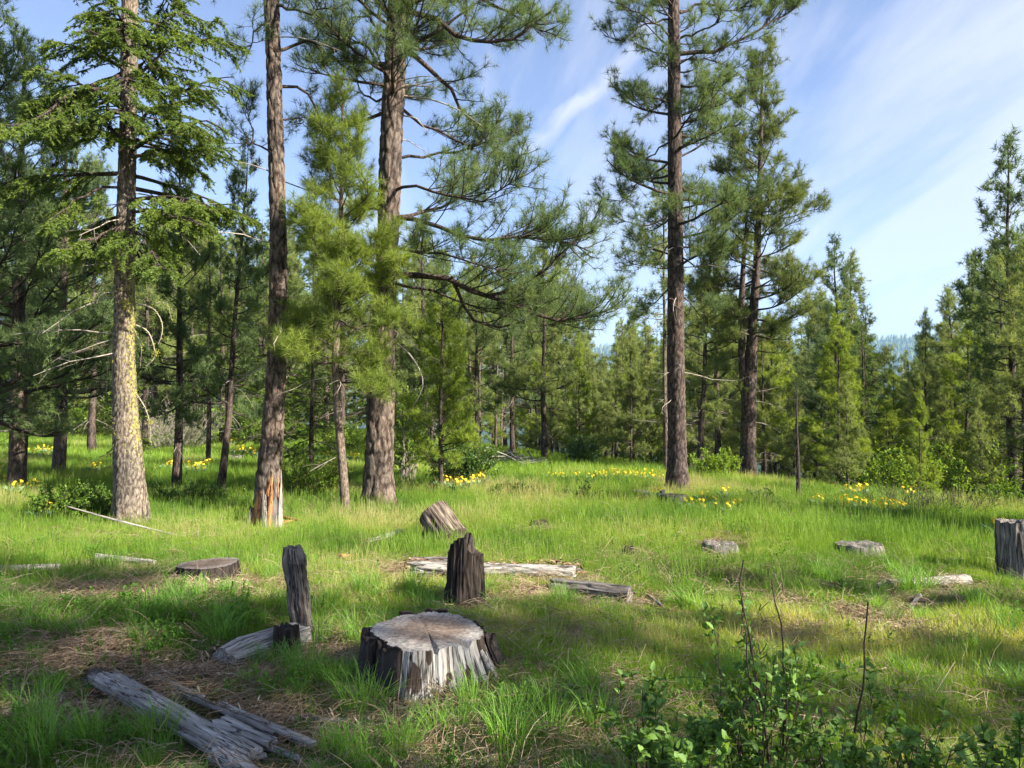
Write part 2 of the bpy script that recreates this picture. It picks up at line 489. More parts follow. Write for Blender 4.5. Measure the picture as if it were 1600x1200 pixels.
def mat_cut(name, c0, c1, ring=60, cx=0.0, cy=0.0, stain=0.5):
    m = bpy.data.materials.new(name); nt, N, L = nodes_of(m)
    out = N('ShaderNodeOutputMaterial'); p = N('ShaderNodeBsdfPrincipled'); p.inputs['Roughness'].default_value = 0.9
    p.inputs['Specular IOR Level'].default_value = 0.15
    tc = N('ShaderNodeTexCoord')
    mp = N('ShaderNodeMapping'); mp.inputs['Location'].default_value = (-cx, -cy, 0); mp.inputs['Scale'].default_value = (1, 1, 0); L(tc.outputs['Object'], mp.inputs[0])
    dn = N('ShaderNodeTexNoise'); dn.inputs['Scale'].default_value = 5; dn.inputs['Detail'].default_value = 4; L(mp.outputs[0], dn.inputs['Vector'])
    ln = N('ShaderNodeVectorMath'); ln.operation = 'LENGTH'; L(mp.outputs[0], ln.inputs[0])
    a = N('ShaderNodeMath'); a.operation = 'MULTIPLY_ADD'; L(dn.outputs[0], a.inputs[0]); a.inputs[1].default_value = 0.16; L(ln.outputs['Value'], a.inputs[2])
    b = N('ShaderNodeMath'); b.operation = 'MULTIPLY'; L(a.outputs[0], b.inputs[0]); b.inputs[1].default_value = ring * 6.283
    s = N('ShaderNodeMath'); s.operation = 'SINE'; L(b.outputs[0], s.inputs[0])
    f = N('ShaderNodeTexNoise'); f.inputs['Scale'].default_value = 45; f.inputs['Detail'].default_value = 6; L(tc.outputs['Object'], f.inputs['Vector'])
    g = N('ShaderNodeTexNoise'); g.inputs['Scale'].default_value = 7; g.inputs['Detail'].default_value = 5; L(tc.outputs['Object'], g.inputs['Vector'])
    x = N('ShaderNodeMath'); x.operation = 'MULTIPLY_ADD'; L(s.outputs[0], x.inputs[0]); x.inputs[1].default_value = 0.045; L(f.outputs[0], x.inputs[2])
    y = N('ShaderNodeMath'); y.operation = 'MULTIPLY_ADD'; L(g.outputs[0], y.inputs[0]); y.inputs[1].default_value = stain * 1.6; L(x.outputs[0], y.inputs[2])
    r = ramp(N, [(0.50, c0), (1.0, c1)]); L(y.outputs[0], r.inputs[0])
    core = N('ShaderNodeMapRange'); core.inputs[1].default_value = 0.24; core.inputs[2].default_value = 0.37; L(a.outputs[0], core.inputs[0])
    mc = N('ShaderNodeMix'); mc.data_type = 'RGBA'; mc.blend_type = 'MULTIPLY'; mc.inputs[0].default_value = 1.0; L(r.outputs[0], mc.inputs[6])
    cc = ramp(N, [(0.0, (0.60, 0.50, 0.44)), (1.0, (1, 1, 1))]); L(core.outputs[0], cc.inputs[0]); L(cc.outputs[0], mc.inputs[7]); r = mc
    # radial checks
    sp = N('ShaderNodeSeparateXYZ'); L(mp.outputs[0], sp.inputs[0])
    an = N('ShaderNodeMath'); an.operation = 'ARCTAN2'; L(sp.outputs[1], an.inputs[0]); L(sp.outputs[0], an.inputs[1])
    cb = N('ShaderNodeCombineXYZ'); L(an.outputs[0], cb.inputs[0]); L(ln.outputs['Value'], cb.inputs[1])
    v = N('ShaderNodeTexNoise'); v.inputs['Scale'].default_value = 4.5; v.inputs['Detail'].default_value = 3; L(cb.outputs[0], v.inputs['Vector'])
    vs = N('ShaderNodeMath'); vs.operation = 'SUBTRACT'; L(v.outputs[0], vs.inputs[0]); vs.inputs[1].default_value = 0.5
    va = N('ShaderNodeMath'); va.operation = 'ABSOLUTE'; L(vs.outputs[0], va.inputs[0])
    cr = N('ShaderNodeMapRange'); cr.inputs[1].default_value = 0; cr.inputs[2].default_value = 0.008; L(va.outputs[0], cr.inputs[0])
    mx = N('ShaderNodeMix'); mx.data_type = 'RGBA'; L(cr.outputs[0], mx.inputs[0]); mx.inputs[6].default_value = (*[q * 0.3 for q in c0], 1); L(r.outputs[2], mx.inputs[7])
    L(mx.outputs[2], p.inputs['Base Color'])
    bp = N('ShaderNodeBump'); bp.inputs['Strength'].default_value = 0.35; bp.inputs['Distance'].default_value = 0.004
    L(y.outputs[0], bp.inputs['Height']); L(bp.outputs[0], p.inputs['Normal'])
    L(p.outputs[0], out.inputs[0])
    return m


def mat_plain(name, c, rough=0.8, var=0.3, scale=30):
    m = bpy.data.materials.new(name); nt, N, L = nodes_of(m)
    out = N('ShaderNodeOutputMaterial'); p = N('ShaderNodeBsdfPrincipled'); p.inputs['Roughness'].default_value = rough
    p.inputs['Specular IOR Level'].default_value = 0.2
    tc = N('ShaderNodeTexCoord'); n = N('ShaderNodeTexNoise'); n.inputs['Scale'].default_value = scale; n.inputs['Detail'].default_value = 5
    L(tc.outputs['Object'], n.inputs['Vector'])
    r = ramp(N, [(0.3, tuple(q * (1 - var) for q in c)), (0.7, tuple(min(1, q * (1 + var)) for q in c))]); L(n.outputs[0], r.inputs[0])
    L(r.outputs[0], p.inputs['Base Color']); L(p.outputs[0], out.inputs[0])
    return m


def mat_ground():
    m = bpy.data.materials.new('meadow_soil'); nt, N, L = nodes_of(m)
    out = N('ShaderNodeOutputMaterial'); p = N('ShaderNodeBsdfPrincipled'); p.inputs['Roughness'].default_value = 0.95
    p.inputs['Specular IOR Level'].default_value = 0.1
    tc = N('ShaderNodeTexCoord')

    def noise(sc, det=6, ro=0.6):
        n = N('ShaderNodeTexNoise'); n.inputs['Scale'].default_value = sc; n.inputs['Detail'].default_value = det; n.inputs['Roughness'].default_value = ro
        L(tc.outputs['Object'], n.inputs['Vector']); return n.outputs[0]
    r1 = ramp(N, [(0.3, (0.05, 0.038, 0.022)), (0.5, (0.12, 0.088, 0.055)), (0.72, (0.24, 0.19, 0.13))]); L(noise(38, 8, 0.7), r1.inputs[0])
    r2 = ramp(N, [(0.3, (0.035, 0.06, 0.012)), (0.7, (0.10, 0.15, 0.03))]); L(noise(14, 7, 0.7), r2.inputs[0])
    g = ramp(N, [(0.40, (0, 0, 0)), (0.58, (1, 1, 1))]); L(noise(0.9, 4), g.inputs[0])
    at_ = N('ShaderNodeAttribute'); at_.attribute_name = 'bare'
    sb = N('ShaderNodeMath'); sb.operation = 'SUBTRACT'; sb.use_clamp = True; L(g.outputs[0], sb.inputs[0]); L(at_.outputs['Fac'], sb.inputs[1])
    mx = N('ShaderNodeMix'); mx.data_type = 'RGBA'; L(sb.outputs[0], mx.inputs[0]); L(r1.outputs[0], mx.inputs[6]); L(r2.outputs[0], mx.inputs[7])
    # far slopes: conifer forest with paler openings
    fa = N('ShaderNodeAttribute'); fa.attribute_name = 'forest'
    r3 = ramp(N, [(0.35, (0.022, 0.040, 0.020)), (0.55, (0.035, 0.058, 0.028)), (0.72, (0.085, 0.105, 0.05))]); L(noise(0.012, 8, 0.7), r3.inputs[0])
    mx2 = N('ShaderNodeMix'); mx2.data_type = 'RGBA'; L(fa.outputs['Fac'], mx2.inputs[0]); L(mx.outputs[2], mx2.inputs[6]); L(r3.outputs[0], mx2.inputs[7])
    L(mx2.outputs[2], p.inputs['Base Color'])
    bp = N('ShaderNodeBump'); bp.inputs['Strength'].default_value = 0.6; bp.inputs['Distance'].default_value = 0.02
    L(noise(30, 6), bp.inputs['Height']); L(bp.outputs[0], p.inputs['Normal'])
    L(p.outputs[0], out.inputs[0])
    return m


M = {}
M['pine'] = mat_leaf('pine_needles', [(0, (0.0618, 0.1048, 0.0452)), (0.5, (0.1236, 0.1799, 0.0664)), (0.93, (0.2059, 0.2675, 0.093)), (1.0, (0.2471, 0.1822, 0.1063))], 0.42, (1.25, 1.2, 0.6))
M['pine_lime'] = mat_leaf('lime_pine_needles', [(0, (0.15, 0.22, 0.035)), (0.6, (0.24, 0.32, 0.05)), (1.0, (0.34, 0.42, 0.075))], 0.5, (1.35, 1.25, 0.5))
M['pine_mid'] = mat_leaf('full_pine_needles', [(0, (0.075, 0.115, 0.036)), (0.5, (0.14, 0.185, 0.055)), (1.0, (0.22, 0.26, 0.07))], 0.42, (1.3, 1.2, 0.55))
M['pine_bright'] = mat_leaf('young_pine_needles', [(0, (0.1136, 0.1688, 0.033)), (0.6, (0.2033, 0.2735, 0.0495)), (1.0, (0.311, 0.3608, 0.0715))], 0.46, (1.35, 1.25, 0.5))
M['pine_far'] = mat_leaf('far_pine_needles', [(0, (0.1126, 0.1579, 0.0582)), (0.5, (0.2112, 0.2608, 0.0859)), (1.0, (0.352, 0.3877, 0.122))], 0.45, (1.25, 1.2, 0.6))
M['fir'] = mat_leaf('fir_needles', [(0, (0.0828, 0.1357, 0.028)), (0.6, (0.1601, 0.23, 0.04)), (1.0, (0.2539, 0.3335, 0.06))], 0.42, (1.3, 1.25, 0.5))
M['shrub'] = mat_leaf('shrub_leaves', [(0, (0.06, 0.12, 0.018)), (0.6, (0.12, 0.216, 0.03)), (1.0, (0.216, 0.336, 0.05))], 0.40, (1.4, 1.3, 0.4))
M['shrub_dark'] = mat_leaf('dark_shrub_leaves', [(0, (0.036, 0.09, 0.016)), (0.6, (0.072, 0.15, 0.028)), (1.0, (0.144, 0.24, 0.05))], 0.35, (1.4, 1.3, 0.4), spec=0.4, rough=0.45)
M['fgleaf'] = mat_leaf('foreground_shrub_leaves', [(0, (0.0709, 0.1434, 0.0303)), (0.6, (0.1214, 0.2317, 0.0454)), (1.0, (0.2226, 0.3641, 0.0909))], 0.40, (1.4, 1.3, 0.4), spec=0.25, rough=0.55)
M['shrub_bright'] = mat_leaf('bright_shrub_leaves', [(0, (0.115, 0.209, 0.025)), (0.6, (0.1955, 0.308, 0.04)), (1.0, (0.299, 0.407, 0.06))], 0.45, (1.4, 1.25, 0.4))
M['grass'] = mat_leaf('green_grass', [(0, (0.1033, 0.204, 0.0298)), (0.45, (0.1902, 0.3241, 0.0433)), (0.8, (0.2826, 0.408, 0.0609)), (1.0, (0.4565, 0.444, 0.203))], 0.50, (1.4, 1.25, 0.35), inst=True, rough=0.5)
M['tuftgrass'] = mat_leaf('tussock_grass', [(0, (0.1225, 0.252, 0.0467)), (1.0, (0.2261, 0.414, 0.0699))], 0.40, (1.35, 1.25, 0.4), inst=True, rough=0.45)
M['straw'] = mat_leaf('dry_straw', [(0, (0.1674, 0.1066, 0.0616)), (0.5, (0.3349, 0.2383, 0.1478)), (1.0, (0.5667, 0.4641, 0.3326))], 0.15, (1, 1, 1), inst=True, rough=0.8)
M['forb'] = mat_leaf('forb_leaves', [(0, (0.066, 0.161, 0.022)), (0.6, (0.121, 0.253, 0.033)), (1.0, (0.209, 0.345, 0.055))], 0.42, (1.4, 1.25, 0.35), inst=True)
M['balsam'] = mat_leaf('balsamroot_leaves', [(0, (0.10, 0.18, 0.09)), (0.6, (0.17, 0.27, 0.14)), (1.0, (0.27, 0.36, 0.22))], 0.3, (1.2, 1.2, 0.6))
M['petal'] = mat_leaf('yellow_petals', [(0, (0.80, 0.56, 0.02)), (1, (0.90, 0.72, 0.06))], 0.35, (1, 0.95, 0.6))
M['disc'] = mat_plain('flower_disc', (0.55, 0.34, 0.03), 0.8, 0.3, 200)
M['twig'] = mat_plain('twig_bark', (0.042, 0.034, 0.028), 0.9, 0.4, 30)
M['deadtwig'] = mat_plain('dead_branch_wood', (0.30, 0.26, 0.22), 0.9, 0.35, 30)
M['shrubstem'] = mat_plain('shrub_stem_bark', (0.055, 0.035, 0.028), 0.7, 0.4, 60)
M['bark_pine'] = mat_bark('ponderosa_bark', (0.012, 0.009, 0.008), (0.060, 0.043, 0.034), (0.175, 0.135, 0.110), 1.0)
M['bark_red'] = mat_bark('upper_pine_bark', (0.05, 0.034, 0.027), (0.215, 0.155, 0.122), (0.42, 0.33, 0.28), 1.3)
M['bark_dark'] = mat_bark('dark_pine_bark', (0.010, 0.008, 0.007), (0.042, 0.030, 0.026), (0.120, 0.090, 0.076), 1.0)
M['bark_fir'] = mat_bark('fir_bark', (0.020, 0.015, 0.013), (0.090, 0.070, 0.055), (0.25, 0.205, 0.16), 1.5, lichen=True, bump=0.8)
M['bark_young'] = mat_bark('young_pine_bark', (0.022, 0.016, 0.013), (0.10, 0.074, 0.056), (0.23, 0.18, 0.14), 2.2)
M['lichen'] = mat_plain('wolf_lichen', (0.36, 0.35, 0.07), 0.9, 0.3, 60)
M['char'] = mat_wood('charred_wood', [(0.010, 0.008, 0.007), (0.034, 0.026, 0.022), (0.11, 0.085, 0.070)], red=(0.16, 0.07, 0.035), crack=0.9)
M['grey'] = mat_wood('silver_wood', [(0.085, 0.074, 0.064), (0.31, 0.285, 0.255), (0.60, 0.575, 0.54)], dark=(0.03, 0.024, 0.02), red=(0.22, 0.10, 0.05), crack=0.55)
M['silver'] = mat_wood('silver_stump_wood', [(0.12, 0.105, 0.092), (0.40, 0.375, 0.345), (0.66, 0.635, 0.60)], dark=(0.03, 0.022, 0.017), red=(0.2, 0.1, 0.05), crack=1.1, bump=1.0)
M['oldgrey'] = mat_wood('old_grey_wood', [(0.05, 0.045, 0.04), (0.17, 0.15, 0.135), (0.36, 0.335, 0.31)], dark=(0.028, 0.02, 0.016), red=(0.13, 0.065, 0.04), crack=0.9)
M['rot'] = mat_wood('rotten_wood', [(0.16, 0.06, 0.025), (0.42, 0.19, 0.08), (0.60, 0.38, 0.22)], dark=(0.04, 0.022, 0.015), crack=0.8)
M['crumb'] = mat_leaf('bark_crumb', [(0, (0.06, 0.03, 0.02)), (0.5, (0.19, 0.085, 0.045)), (1.0, (0.36, 0.24, 0.16))], 0.02, (1, 1, 1), rough=0.9)
M['logbark'] = mat_wood('log_bark', [(0.030, 0.022, 0.017), (0.145, 0.112, 0.085), (0.36, 0.30, 0.235)], crack=1.0, fine=0.6, bump=1.0)
M['cutgrey'] = mat_cut('weathered_cut_face', (0.12, 0.097, 0.080), (0.40, 0.37, 0.335), 38, 0.02, 0.03, .42)
M['cutdark'] = mat_cut('old_cut_face', (0.05, 0.042, 0.036), (0.22, 0.20, 0.185), 50)

# ------------------------------------------------------------------ haze (closed box of air round everything)
def haze_box():
    m = bpy.data.materials.new('hazy_air'); nt, N, L = nodes_of(m)
    out = N('ShaderNodeOutputMaterial'); v = N('ShaderNodeVolumePrincipled')
    v.inputs['Color'].default_value = (0.36, 0.62, 1.0, 1); v.inputs['Density'].default_value = 0.00015
    v.inputs['Anisotropy'].default_value = 0.0
    L(v.outputs[0], out.inputs['Volume'])
    mb = MB()
    x0, x1, y0, y1, z0, z1 = -7300, 7300, -320, 7400, -90, 470
    V = [(x, y, z) for x in (x0, x1) for y in (y0, y1) for z in (z0, z1)]
    mb.add(V, Q=[(0, 1, 3, 2), (4, 6, 7, 5), (0, 4, 5, 1), (2, 3, 7, 6), (0, 2, 6, 4), (1, 5, 7, 3)])
    return tag(link('haze', mb.mesh('haze', m)), 'thin blue air between the meadow and the far ridge', None, None, 'stuff')


# ------------------------------------------------------------------ ground
BARE = [(330, 925, 0.75, 0.42), (200, 930, 0.9, 0.35), (150, 1020, 0.5, 0.35), (265, 1075, .35, .25), (640, 1130, 0.22, 0.18), (760, 940, 0.3, 0.2), (850, 835, 0.5, 0.25), (960, 880, .5, .3),
        (1130, 855, 0.6, 0.25), (640, 895, 0.5, 0.25), (50, 1130, 0.35, 0.3), (520, 1030, 0.3, 0.25), (1240, 950, 0.3, 0.2), (1330, 960, 0.3, 0.2), (1200, 1010, .25, .2), (380, 1060, .4, .3),
        (860, 930, .5, .25), (1420, 1000, .3, .25), (10, 935, .4, .25), (900, 1000, .3, .2), (230, 1110, .5, .2), (430, 1120, .3, .2), (1270, 990, .35, .2)]
BARE_W = [(hit(px, py)[0], rx, ry) for px, py, rx, ry in BARE]


def bare_mask(x, y):
    m = np.zeros(np.shape(x))
    wob = (fbm(np.asarray(x) * 3.1, np.asarray(y) * 3.1, seed=44, oct=3) - 0.5) * 1.6
    for c, rx, ry in BARE_W:
        q = np.hypot((x - c.x) / rx, (y - c.y) / ry)
        m = np.maximum(m, np.clip(1.35 - q + wob, 0, 1))
    return m


def build_ground():
    def axis(lo, hi, n, s, c=0.0):
        a, b = np.arcsinh((lo - c) / s), np.arcsinh((hi - c) / s)
        return c + np.sinh(np.linspace(a, b, n)) * s
    xs = axis(-7000, 7000, 250, 5.0); ys = axis(-300, 7200, 250, 4.5, 6.0)
    X, Y = np.meshgrid(xs, ys, indexing='ij')
    Z = Hf(X, Y)
    idx = np.arange(X.size).reshape(X.shape)
    Q = np.stack([idx[:-1, :-1], idx[1:, :-1], idx[1:, 1:], idx[:-1, 1:]], -1).reshape(-1, 4)
    mb = MB()
    far = np.clip((np.hypot(X, Y) - 60) / 60, 0, 1)
    mb.add(np.stack([X, Y, Z], -1), Q=Q, bare=bare_mask(X, Y).ravel() * 0.9, forest=far.ravel())
    o = link('ground', mb.mesh('ground', mat_ground(), True))
    tag(o, kind='structure')
    # forest on the far ridge: small conifers too far away to tell apart
    n = 12000
    ang = rng.uniform(R(-34), R(36), n); d = rng.uniform(1700, 3900, n)
    x, y = np.sin(ang) * d, np.cos(ang) * d
    keep = fbm(x / 260, y / 260, seed=9) > 0.40
    x, y = x[keep], y[keep]; n = len(x)
    z = Hf(x, y); h = rng.uniform(11, 24, n); r = h * 0.22
    th = np.arange(5) / 5 * 2 * np.pi
    V = np.zeros((n, 6, 3))
    V[:, :5, 0] = x[:, None] + np.cos(th) * r[:, None]; V[:, :5, 1] = y[:, None] + np.sin(th) * r[:, None]; V[:, :5, 2] = z[:, None] - 1
    V[:, 5, 0] = x; V[:, 5, 1] = y; V[:, 5, 2] = z + h
    b = np.arange(n)[:, None] * 6
    T = np.concatenate([np.stack([b[:, 0] + i, b[:, 0] + (i + 1) % 5, b[:, 0] + 5], -1) for i in range(5)])
    mb = MB(); mb.add(V.reshape(-1, 3), T=T, tint=np.repeat(rng.random(n) * 0.7, 6))
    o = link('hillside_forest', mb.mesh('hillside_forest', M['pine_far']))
    tag(o, 'blue-green forest covering the distant ridge', None, None, 'stuff')


build_ground()
haze_box()

# ------------------------------------------------------------------ trees


def trunk_mesh(path, rad, sides, rings, plate, depth, mat, name='trunk', lich=None, seed=0, flare=None):
    """path [K,3], rad [K] given at path points; displaced bark plates"""
    path = np.asarray(path, float); rad = np.asarray(rad, float)
    seg = np.concatenate([[0], np.cumsum(np.linalg.norm(np.diff(path, axis=0), axis=1))]); Ln = seg[-1]
    s = np.linspace(0, 1, rings) ** 1.0 * Ln
    P = np.stack([np.interp(s, seg, path[:, i]) for i in range(3)], 1)
    k = np.array([1, 4, 6, 4, 1.]) / 16
    if rings > 24:
        w = max(3, rings // 40) | 1
        kk = np.ones(w) / w
        for i in range(3):
            for _ in range(2):
                Pp = np.pad(P[:, i], w // 2, mode='reflect', reflect_type='odd'); P[:, i] = np.convolve(Pp, kk, 'valid')
    r = np.interp(s, seg, rad)
    T = unit(np.gradient(P, axis=0))
    A = unit(np.cross(T, np.array([0, 1.0, 0]))); B = np.cross(T, A)
    th = np.arange(sides) / sides * 2 * np.pi
    S, TH = np.meshgrid(s, th, indexing='ij')
    rr = r[:, None] * np.ones_like(TH)
    crev = np.ones_like(TH)
    if depth > 0:
        ncell = max(5, int(round(2 * np.pi * r.mean() / plate)))
        wx = TH / (2 * np.pi) * ncell
        zz = S / (plate * 2.6)
        wx = wx + (fbm(np.cos(TH) * 2, np.sin(TH) * 2, S * 2.2, 3, seed + 3) - .5) * 0.9
        zz = zz + (fbm(np.cos(TH) * 2 + 9, np.sin(TH) * 2, S * 2.2, 3, seed + 4) - .5) * 0.9
        c = worley(np.mod(wx, ncell), zz, seed, ncell)
        crev = np.clip(c / 0.35, 0, 1)
        fine = fbm(np.cos(TH) * r[:, None] * 40, np.sin(TH) * r[:, None] * 40, S * 14, 3, seed + 7)
        rr = rr + depth * (crev - 0.7) + depth * 0.9 * (fine - 0.5)
    rr = rr * (1 + 0.09 * (fbm(np.cos(TH) * 1.2, np.sin(TH) * 1.2, S * 0.7, 2, seed + 11) - 0.5) * 2)
    if flare:
        # root buttresses near the ground
        nb, amp = flare
        ph = seed * 1.3
        rr = rr * (1 + amp * np.exp(-S / 0.22) * (0.5 + 0.5 * np.sin(TH * nb + ph + np.sin(TH * 2 + seed))))
    V = P[:, None, :] + rr[..., None] * (np.cos(TH)[..., None] * A[:, None, :] + np.sin(TH)[..., None] * B[:, None, :])
    idx = np.arange(rings * sides).reshape(rings, sides)
    a, b = idx[:-1], idx[1:]
    Q = np.stack([a, np.roll(a, -1, 1), np.roll(b, -1, 1), b], -1).reshape(-1, 4)
    mb = MB()
    at_ = dict(crev=crev.ravel())
    if lich is not None:
        at_['lich'] = lich(V, S).ravel()
    mb.add(V.reshape(-1, 3), Q=Q, **at_)
    return mb.mesh(name, mat, True), P, r


def conifer(name, loc, path, rad, style='pine', crown=(0.4, 1.0), nb=50, reach=lambda t: 1.0, custom=(), sides=20, rings=60, plate=0.09, depth=0.012,
            bark=None, leaf=None, seed=1, K=36, NL=0.19, NW=0.0035, dens=1.0, az_bias=None, limbs_separate=False, dead=0, label='', cat='tree', group=None,
            lich=None, flare=None, elev=(-5, 40), tuftprob=1.0, azr=None, sec_len=1.0, third=1.0):
    g = np.random.default_rng(seed)
    root = empty(name, loc, label, cat, group)
    tm, P, rr = trunk_mesh(path, rad, sides, rings, plate, depth, bark or M['bark_pine'], lich=lich, seed=seed, flare=flare)
    link('trunk', tm, root)
    path = np.asarray(path, float)
    H = P[-1, 2]
    # main limbs
    t = np.sort(g.random(nb)) if nb else np.zeros(0)
    t = (np.arange(nb) + g.random(nb)) / max(nb, 1)
    hz = (crown[0] + (crown[1] - crown[0]) * t ** 0.92) * H
    az = g.random(nb) * 2 * np.pi if azr is None else g.uniform(azr[0], azr[1], nb)
    if az_bias is not None:
        az = az + np.sin(az_bias[0] - az) * az_bias[1]
    S = np.stack([np.interp(hz, P[:, 2], P[:, i]) for i in range(3)], 1)
    rad_at = np.interp(hz, P[:, 2], rr)
    L = np.array([reach(q) for q in t]) * (0.65 + 0.5 * g.random(nb)) if nb else np.zeros(0)
    el = np.radians(elev[0] + (elev[1] - elev[0]) * t + g.normal(size=nb) * 9)
    D = np.stack([np.cos(az) * np.cos(el), np.sin(az) * np.cos(el), np.sin(el)], 1)
    curl = (0.55 if style == 'pine' else -0.30) * np.ones(nb)
    if style == 'fir': curl = np.where(t > 0.8, 0.4, -0.35)
    n1 = 9
    P1 = grow(S, D, L, n1, curl, 0.075 if style == 'pine' else 0.04, g)
    for cp, cr in custom:          # hand-shaped limbs (local coordinates)
        cp = np.asarray(cp, float)
        sg = np.concatenate([[0], np.cumsum(np.linalg.norm(np.diff(cp, axis=0), axis=1))])
        q = np.linspace(0, sg[-1], n1)
        pp = np.stack([np.interp(q, sg, cp[:, i]) for i in range(3)], 1)
        pp[1:-1] = (pp[:-2] + 2 * pp[1:-1] + pp[2:]) / 4
        pp[1:] += g.normal(size=(n1 - 1, 3)) * 0.025
        P1 = np.concatenate([P1, pp[None]]); L = np.append(L, sg[-1]); rad_at = np.append(rad_at, cr / 0.30); t = np.append(t, 0.5)
    n = len(P1)
    r1 = np.clip(np.minimum(0.30 * rad_at, 0.016 * L + 0.008), 0.006, None)
    if len(custom): r1[-len(custom):] = [c[1] for c in custom]
    R1 = r1[:, None] * np.linspace(1, 0.22, n1)[None, :]
    bmat = M['twig'] if style == 'pine' else M['twig']
    if limbs_separate:
        for i in range(n):
            mb = MB(); tubes(mb, P1[i:i + 1], R1[i:i + 1], 7, crev=np.ones(1) * 0.6)
            link('limb', mb.mesh('limb', M['bark_dark'], True), root)
        br = MB()
    else:
        br = MB(); tubes(br, P1, R1, 5, crev=np.ones(n) * 0.6)
    # second order
    cnt = np.maximum(2, (L * (7.5 if style == 'pine' else 11) * dens).astype(int))
    b2 = np.repeat(np.arange(n), cnt)
    t2 = 0.22 + 0.78 * g.random(len(b2)) ** (0.8 if style == 'pine' else 0.95)
    if style == 'fir': t2 = 0.12 + 0.88 * g.random(len(b2))
    s2, tg = pick(P1, b2, t2)
    lat = unit(np.cross(tg, np.array([0, 0, 1.0]))) * np.where(g.random(len(b2)) < .5, -1, 1)[:, None]
    if style == 'pine':
        D2 = unit(tg * 0.75 + lat * (0.4 + 0.5 * g.random((len(b2), 1))) + np.array([0, 0, 1.0]) * g.normal(0.12, 0.35, (len(b2), 1)))
        L2 = L[b2] * (0.12 + 0.30 * (1 - t2)) * (0.7 + 0.6 * g.random(len(b2))) * sec_len + 0.08
        P2 = grow(s2, D2, L2, 5, 0.5, 0.11, g)
    else:
        D2 = unit(tg * 0.7 + lat * 0.75 + np.array([0, 0, 1.0]) * g.normal(-0.12, 0.15, (len(b2), 1)))
        L2 = (L[b2] * (0.10 + 0.30 * (1 - t2)) * (0.7 + 0.6 * g.random(len(b2))) * sec_len + 0.08)
        P2 = grow(s2, D2, L2, 5, -0.45, 0.06, g)
    r2 = np.clip(r1[b2] * 0.35, 0.003, 0.012)
    tubes(br, P2, r2[:, None] * np.linspace(1, 0.4, 5)[None], 4, crev=np.ones(len(b2)) * 0.5)
    # third order twigs
    cnt = np.maximum(1, (L2 * (9 if style == 'pine' else 14) * dens * third + 0.5).astype(int))
    b3 = np.repeat(np.arange(len(b2)), cnt)
    t3 = 0.25 + 0.75 * g.random(len(b3))
    s3, tg3 = pick(P2, b3, t3)
    nd = MB()
    if style == 'pine':
        D3 = unit(tg3 * 0.6 + rand_dirs(len(b3), g) * 0.8 + np.array([0, 0, 0.30]))
        L3 = 0.08 + 0.20 * g.random(len(b3))
        P3 = grow(s3, D3, L3, 3, 0.4, 0.08, g)
        if NW < 0.01: tubes(br, P3[:, ::2], np.full((len(b3), 2), 0.0032) * np.array([1.2, .8]), 3, crev=np.ones(len(b3)) * .5)
        if 0: tubes(br, P3, np.full((len(b3), 3), 0.0035) * np.array([1.2, 1, .8]), 3, crev=np.ones(len(b3)) * .5)
        tp = np.concatenate([P3[:, -1], P2[:, -1], P1[:, -1]]); td = np.concatenate([unit(P3[:, -1] - P3[:, -2]), unit(P2[:, -1] - P2[:, -2]), unit(P1[:, -1] - P1[:, -2])])
        keep = g.random(len(tp)) < tuftprob
        tp, td = tp[keep], td[keep]
        # tint: clump-scale variation so neighbouring tufts share a tone
        tt = np.clip(fbm(tp[:, 0] * 1.3, tp[:, 1] * 1.3, tp[:, 2] * 1.3, 2, seed) * 0.9 - 0.05 + g.random(len(tp)) * 0.35 - 0.1, 0, 0.96)
        needles(nd, tp, td, K, NL * (0.8 + 0.4 * g.random(len(tp))), NW, 1.05, 0.08, g, tint=tt)
    else:
        lat3 = unit(np.cross(tg3, np.array([0, 0, 1.0]))) * np.where(g.random(len(b3)) < .5, -1, 1)[:, None]
        D3 = unit(tg3 * 0.8 + lat3 * 0.7 + np.array([0, 0, 1.0]) * g.normal(-0.25, 0.2, (len(b3), 1)))
        L3 = 0.06 + 0.12 * g.random(len(b3))
        P3 = grow(s3, D3, L3, 3, -0.3, 0.05, g)
        tubes(br, P3[:, ::2], np.full((len(b3), 2), 0.002), 3, crev=np.ones(len(b3)) * .5)
        m = len(b3); seg = 3
        tp, td = [], []
        for q in np.linspace(0.15, 1.0, seg):
            a_, b_ = pick(P3, np.arange(m), np.full(m, q)); tp.append(a_); td.append(b_)
        e2, f2 = pick(P2, np.arange(len(b2)), np.full(len(b2), 0.98)); tp.append(e2); td.append(f2)
        tp, td = np.concatenate(tp), np.concatenate(td)
        tt = np.clip(fbm(tp[:, 0] * 1.5, tp[:, 1] * 1.5, tp[:, 2] * 1.5, 2, seed) * 0.8 + g.random(len(tp)) * 0.3 - 0.1, 0, 1)
        needles(nd, tp, td, K, NL, NW, 0.8, 0.05, g, flat=0.45, tint=tt, droop=0.1)
    o = link('twigs', br.mesh('twigs', bmat, True), root); tag(o, kind='stuff')
    o = link('foliage', nd.mesh('foliage', leaf or M['pine']), root); tag(o, kind='stuff')
    # dead branches under the crown
    if dead:
        db = MB()
        hz = g.uniform(0.12, crown[0] + 0.1, dead) * H
        S = np.stack([np.interp(hz, P[:, 2], P[:, i]) for i in range(3)], 1)
        az = g.random(dead) * 2 * np.pi
        D = np.stack([np.cos(az), np.sin(az), g.normal(-0.1, 0.2, dead)], 1)
        PL = grow(S, D, g.uniform(0.25, 1.1, dead) * (0.5 + H / 16), 6, -0.3, 0.12, g)
        tubes(db, PL, np.clip(0.009 * (0.5 + H / 16), 0.003, 0.02) * np.linspace(1, .3, 6)[None] * np.ones((dead, 1)), 4)
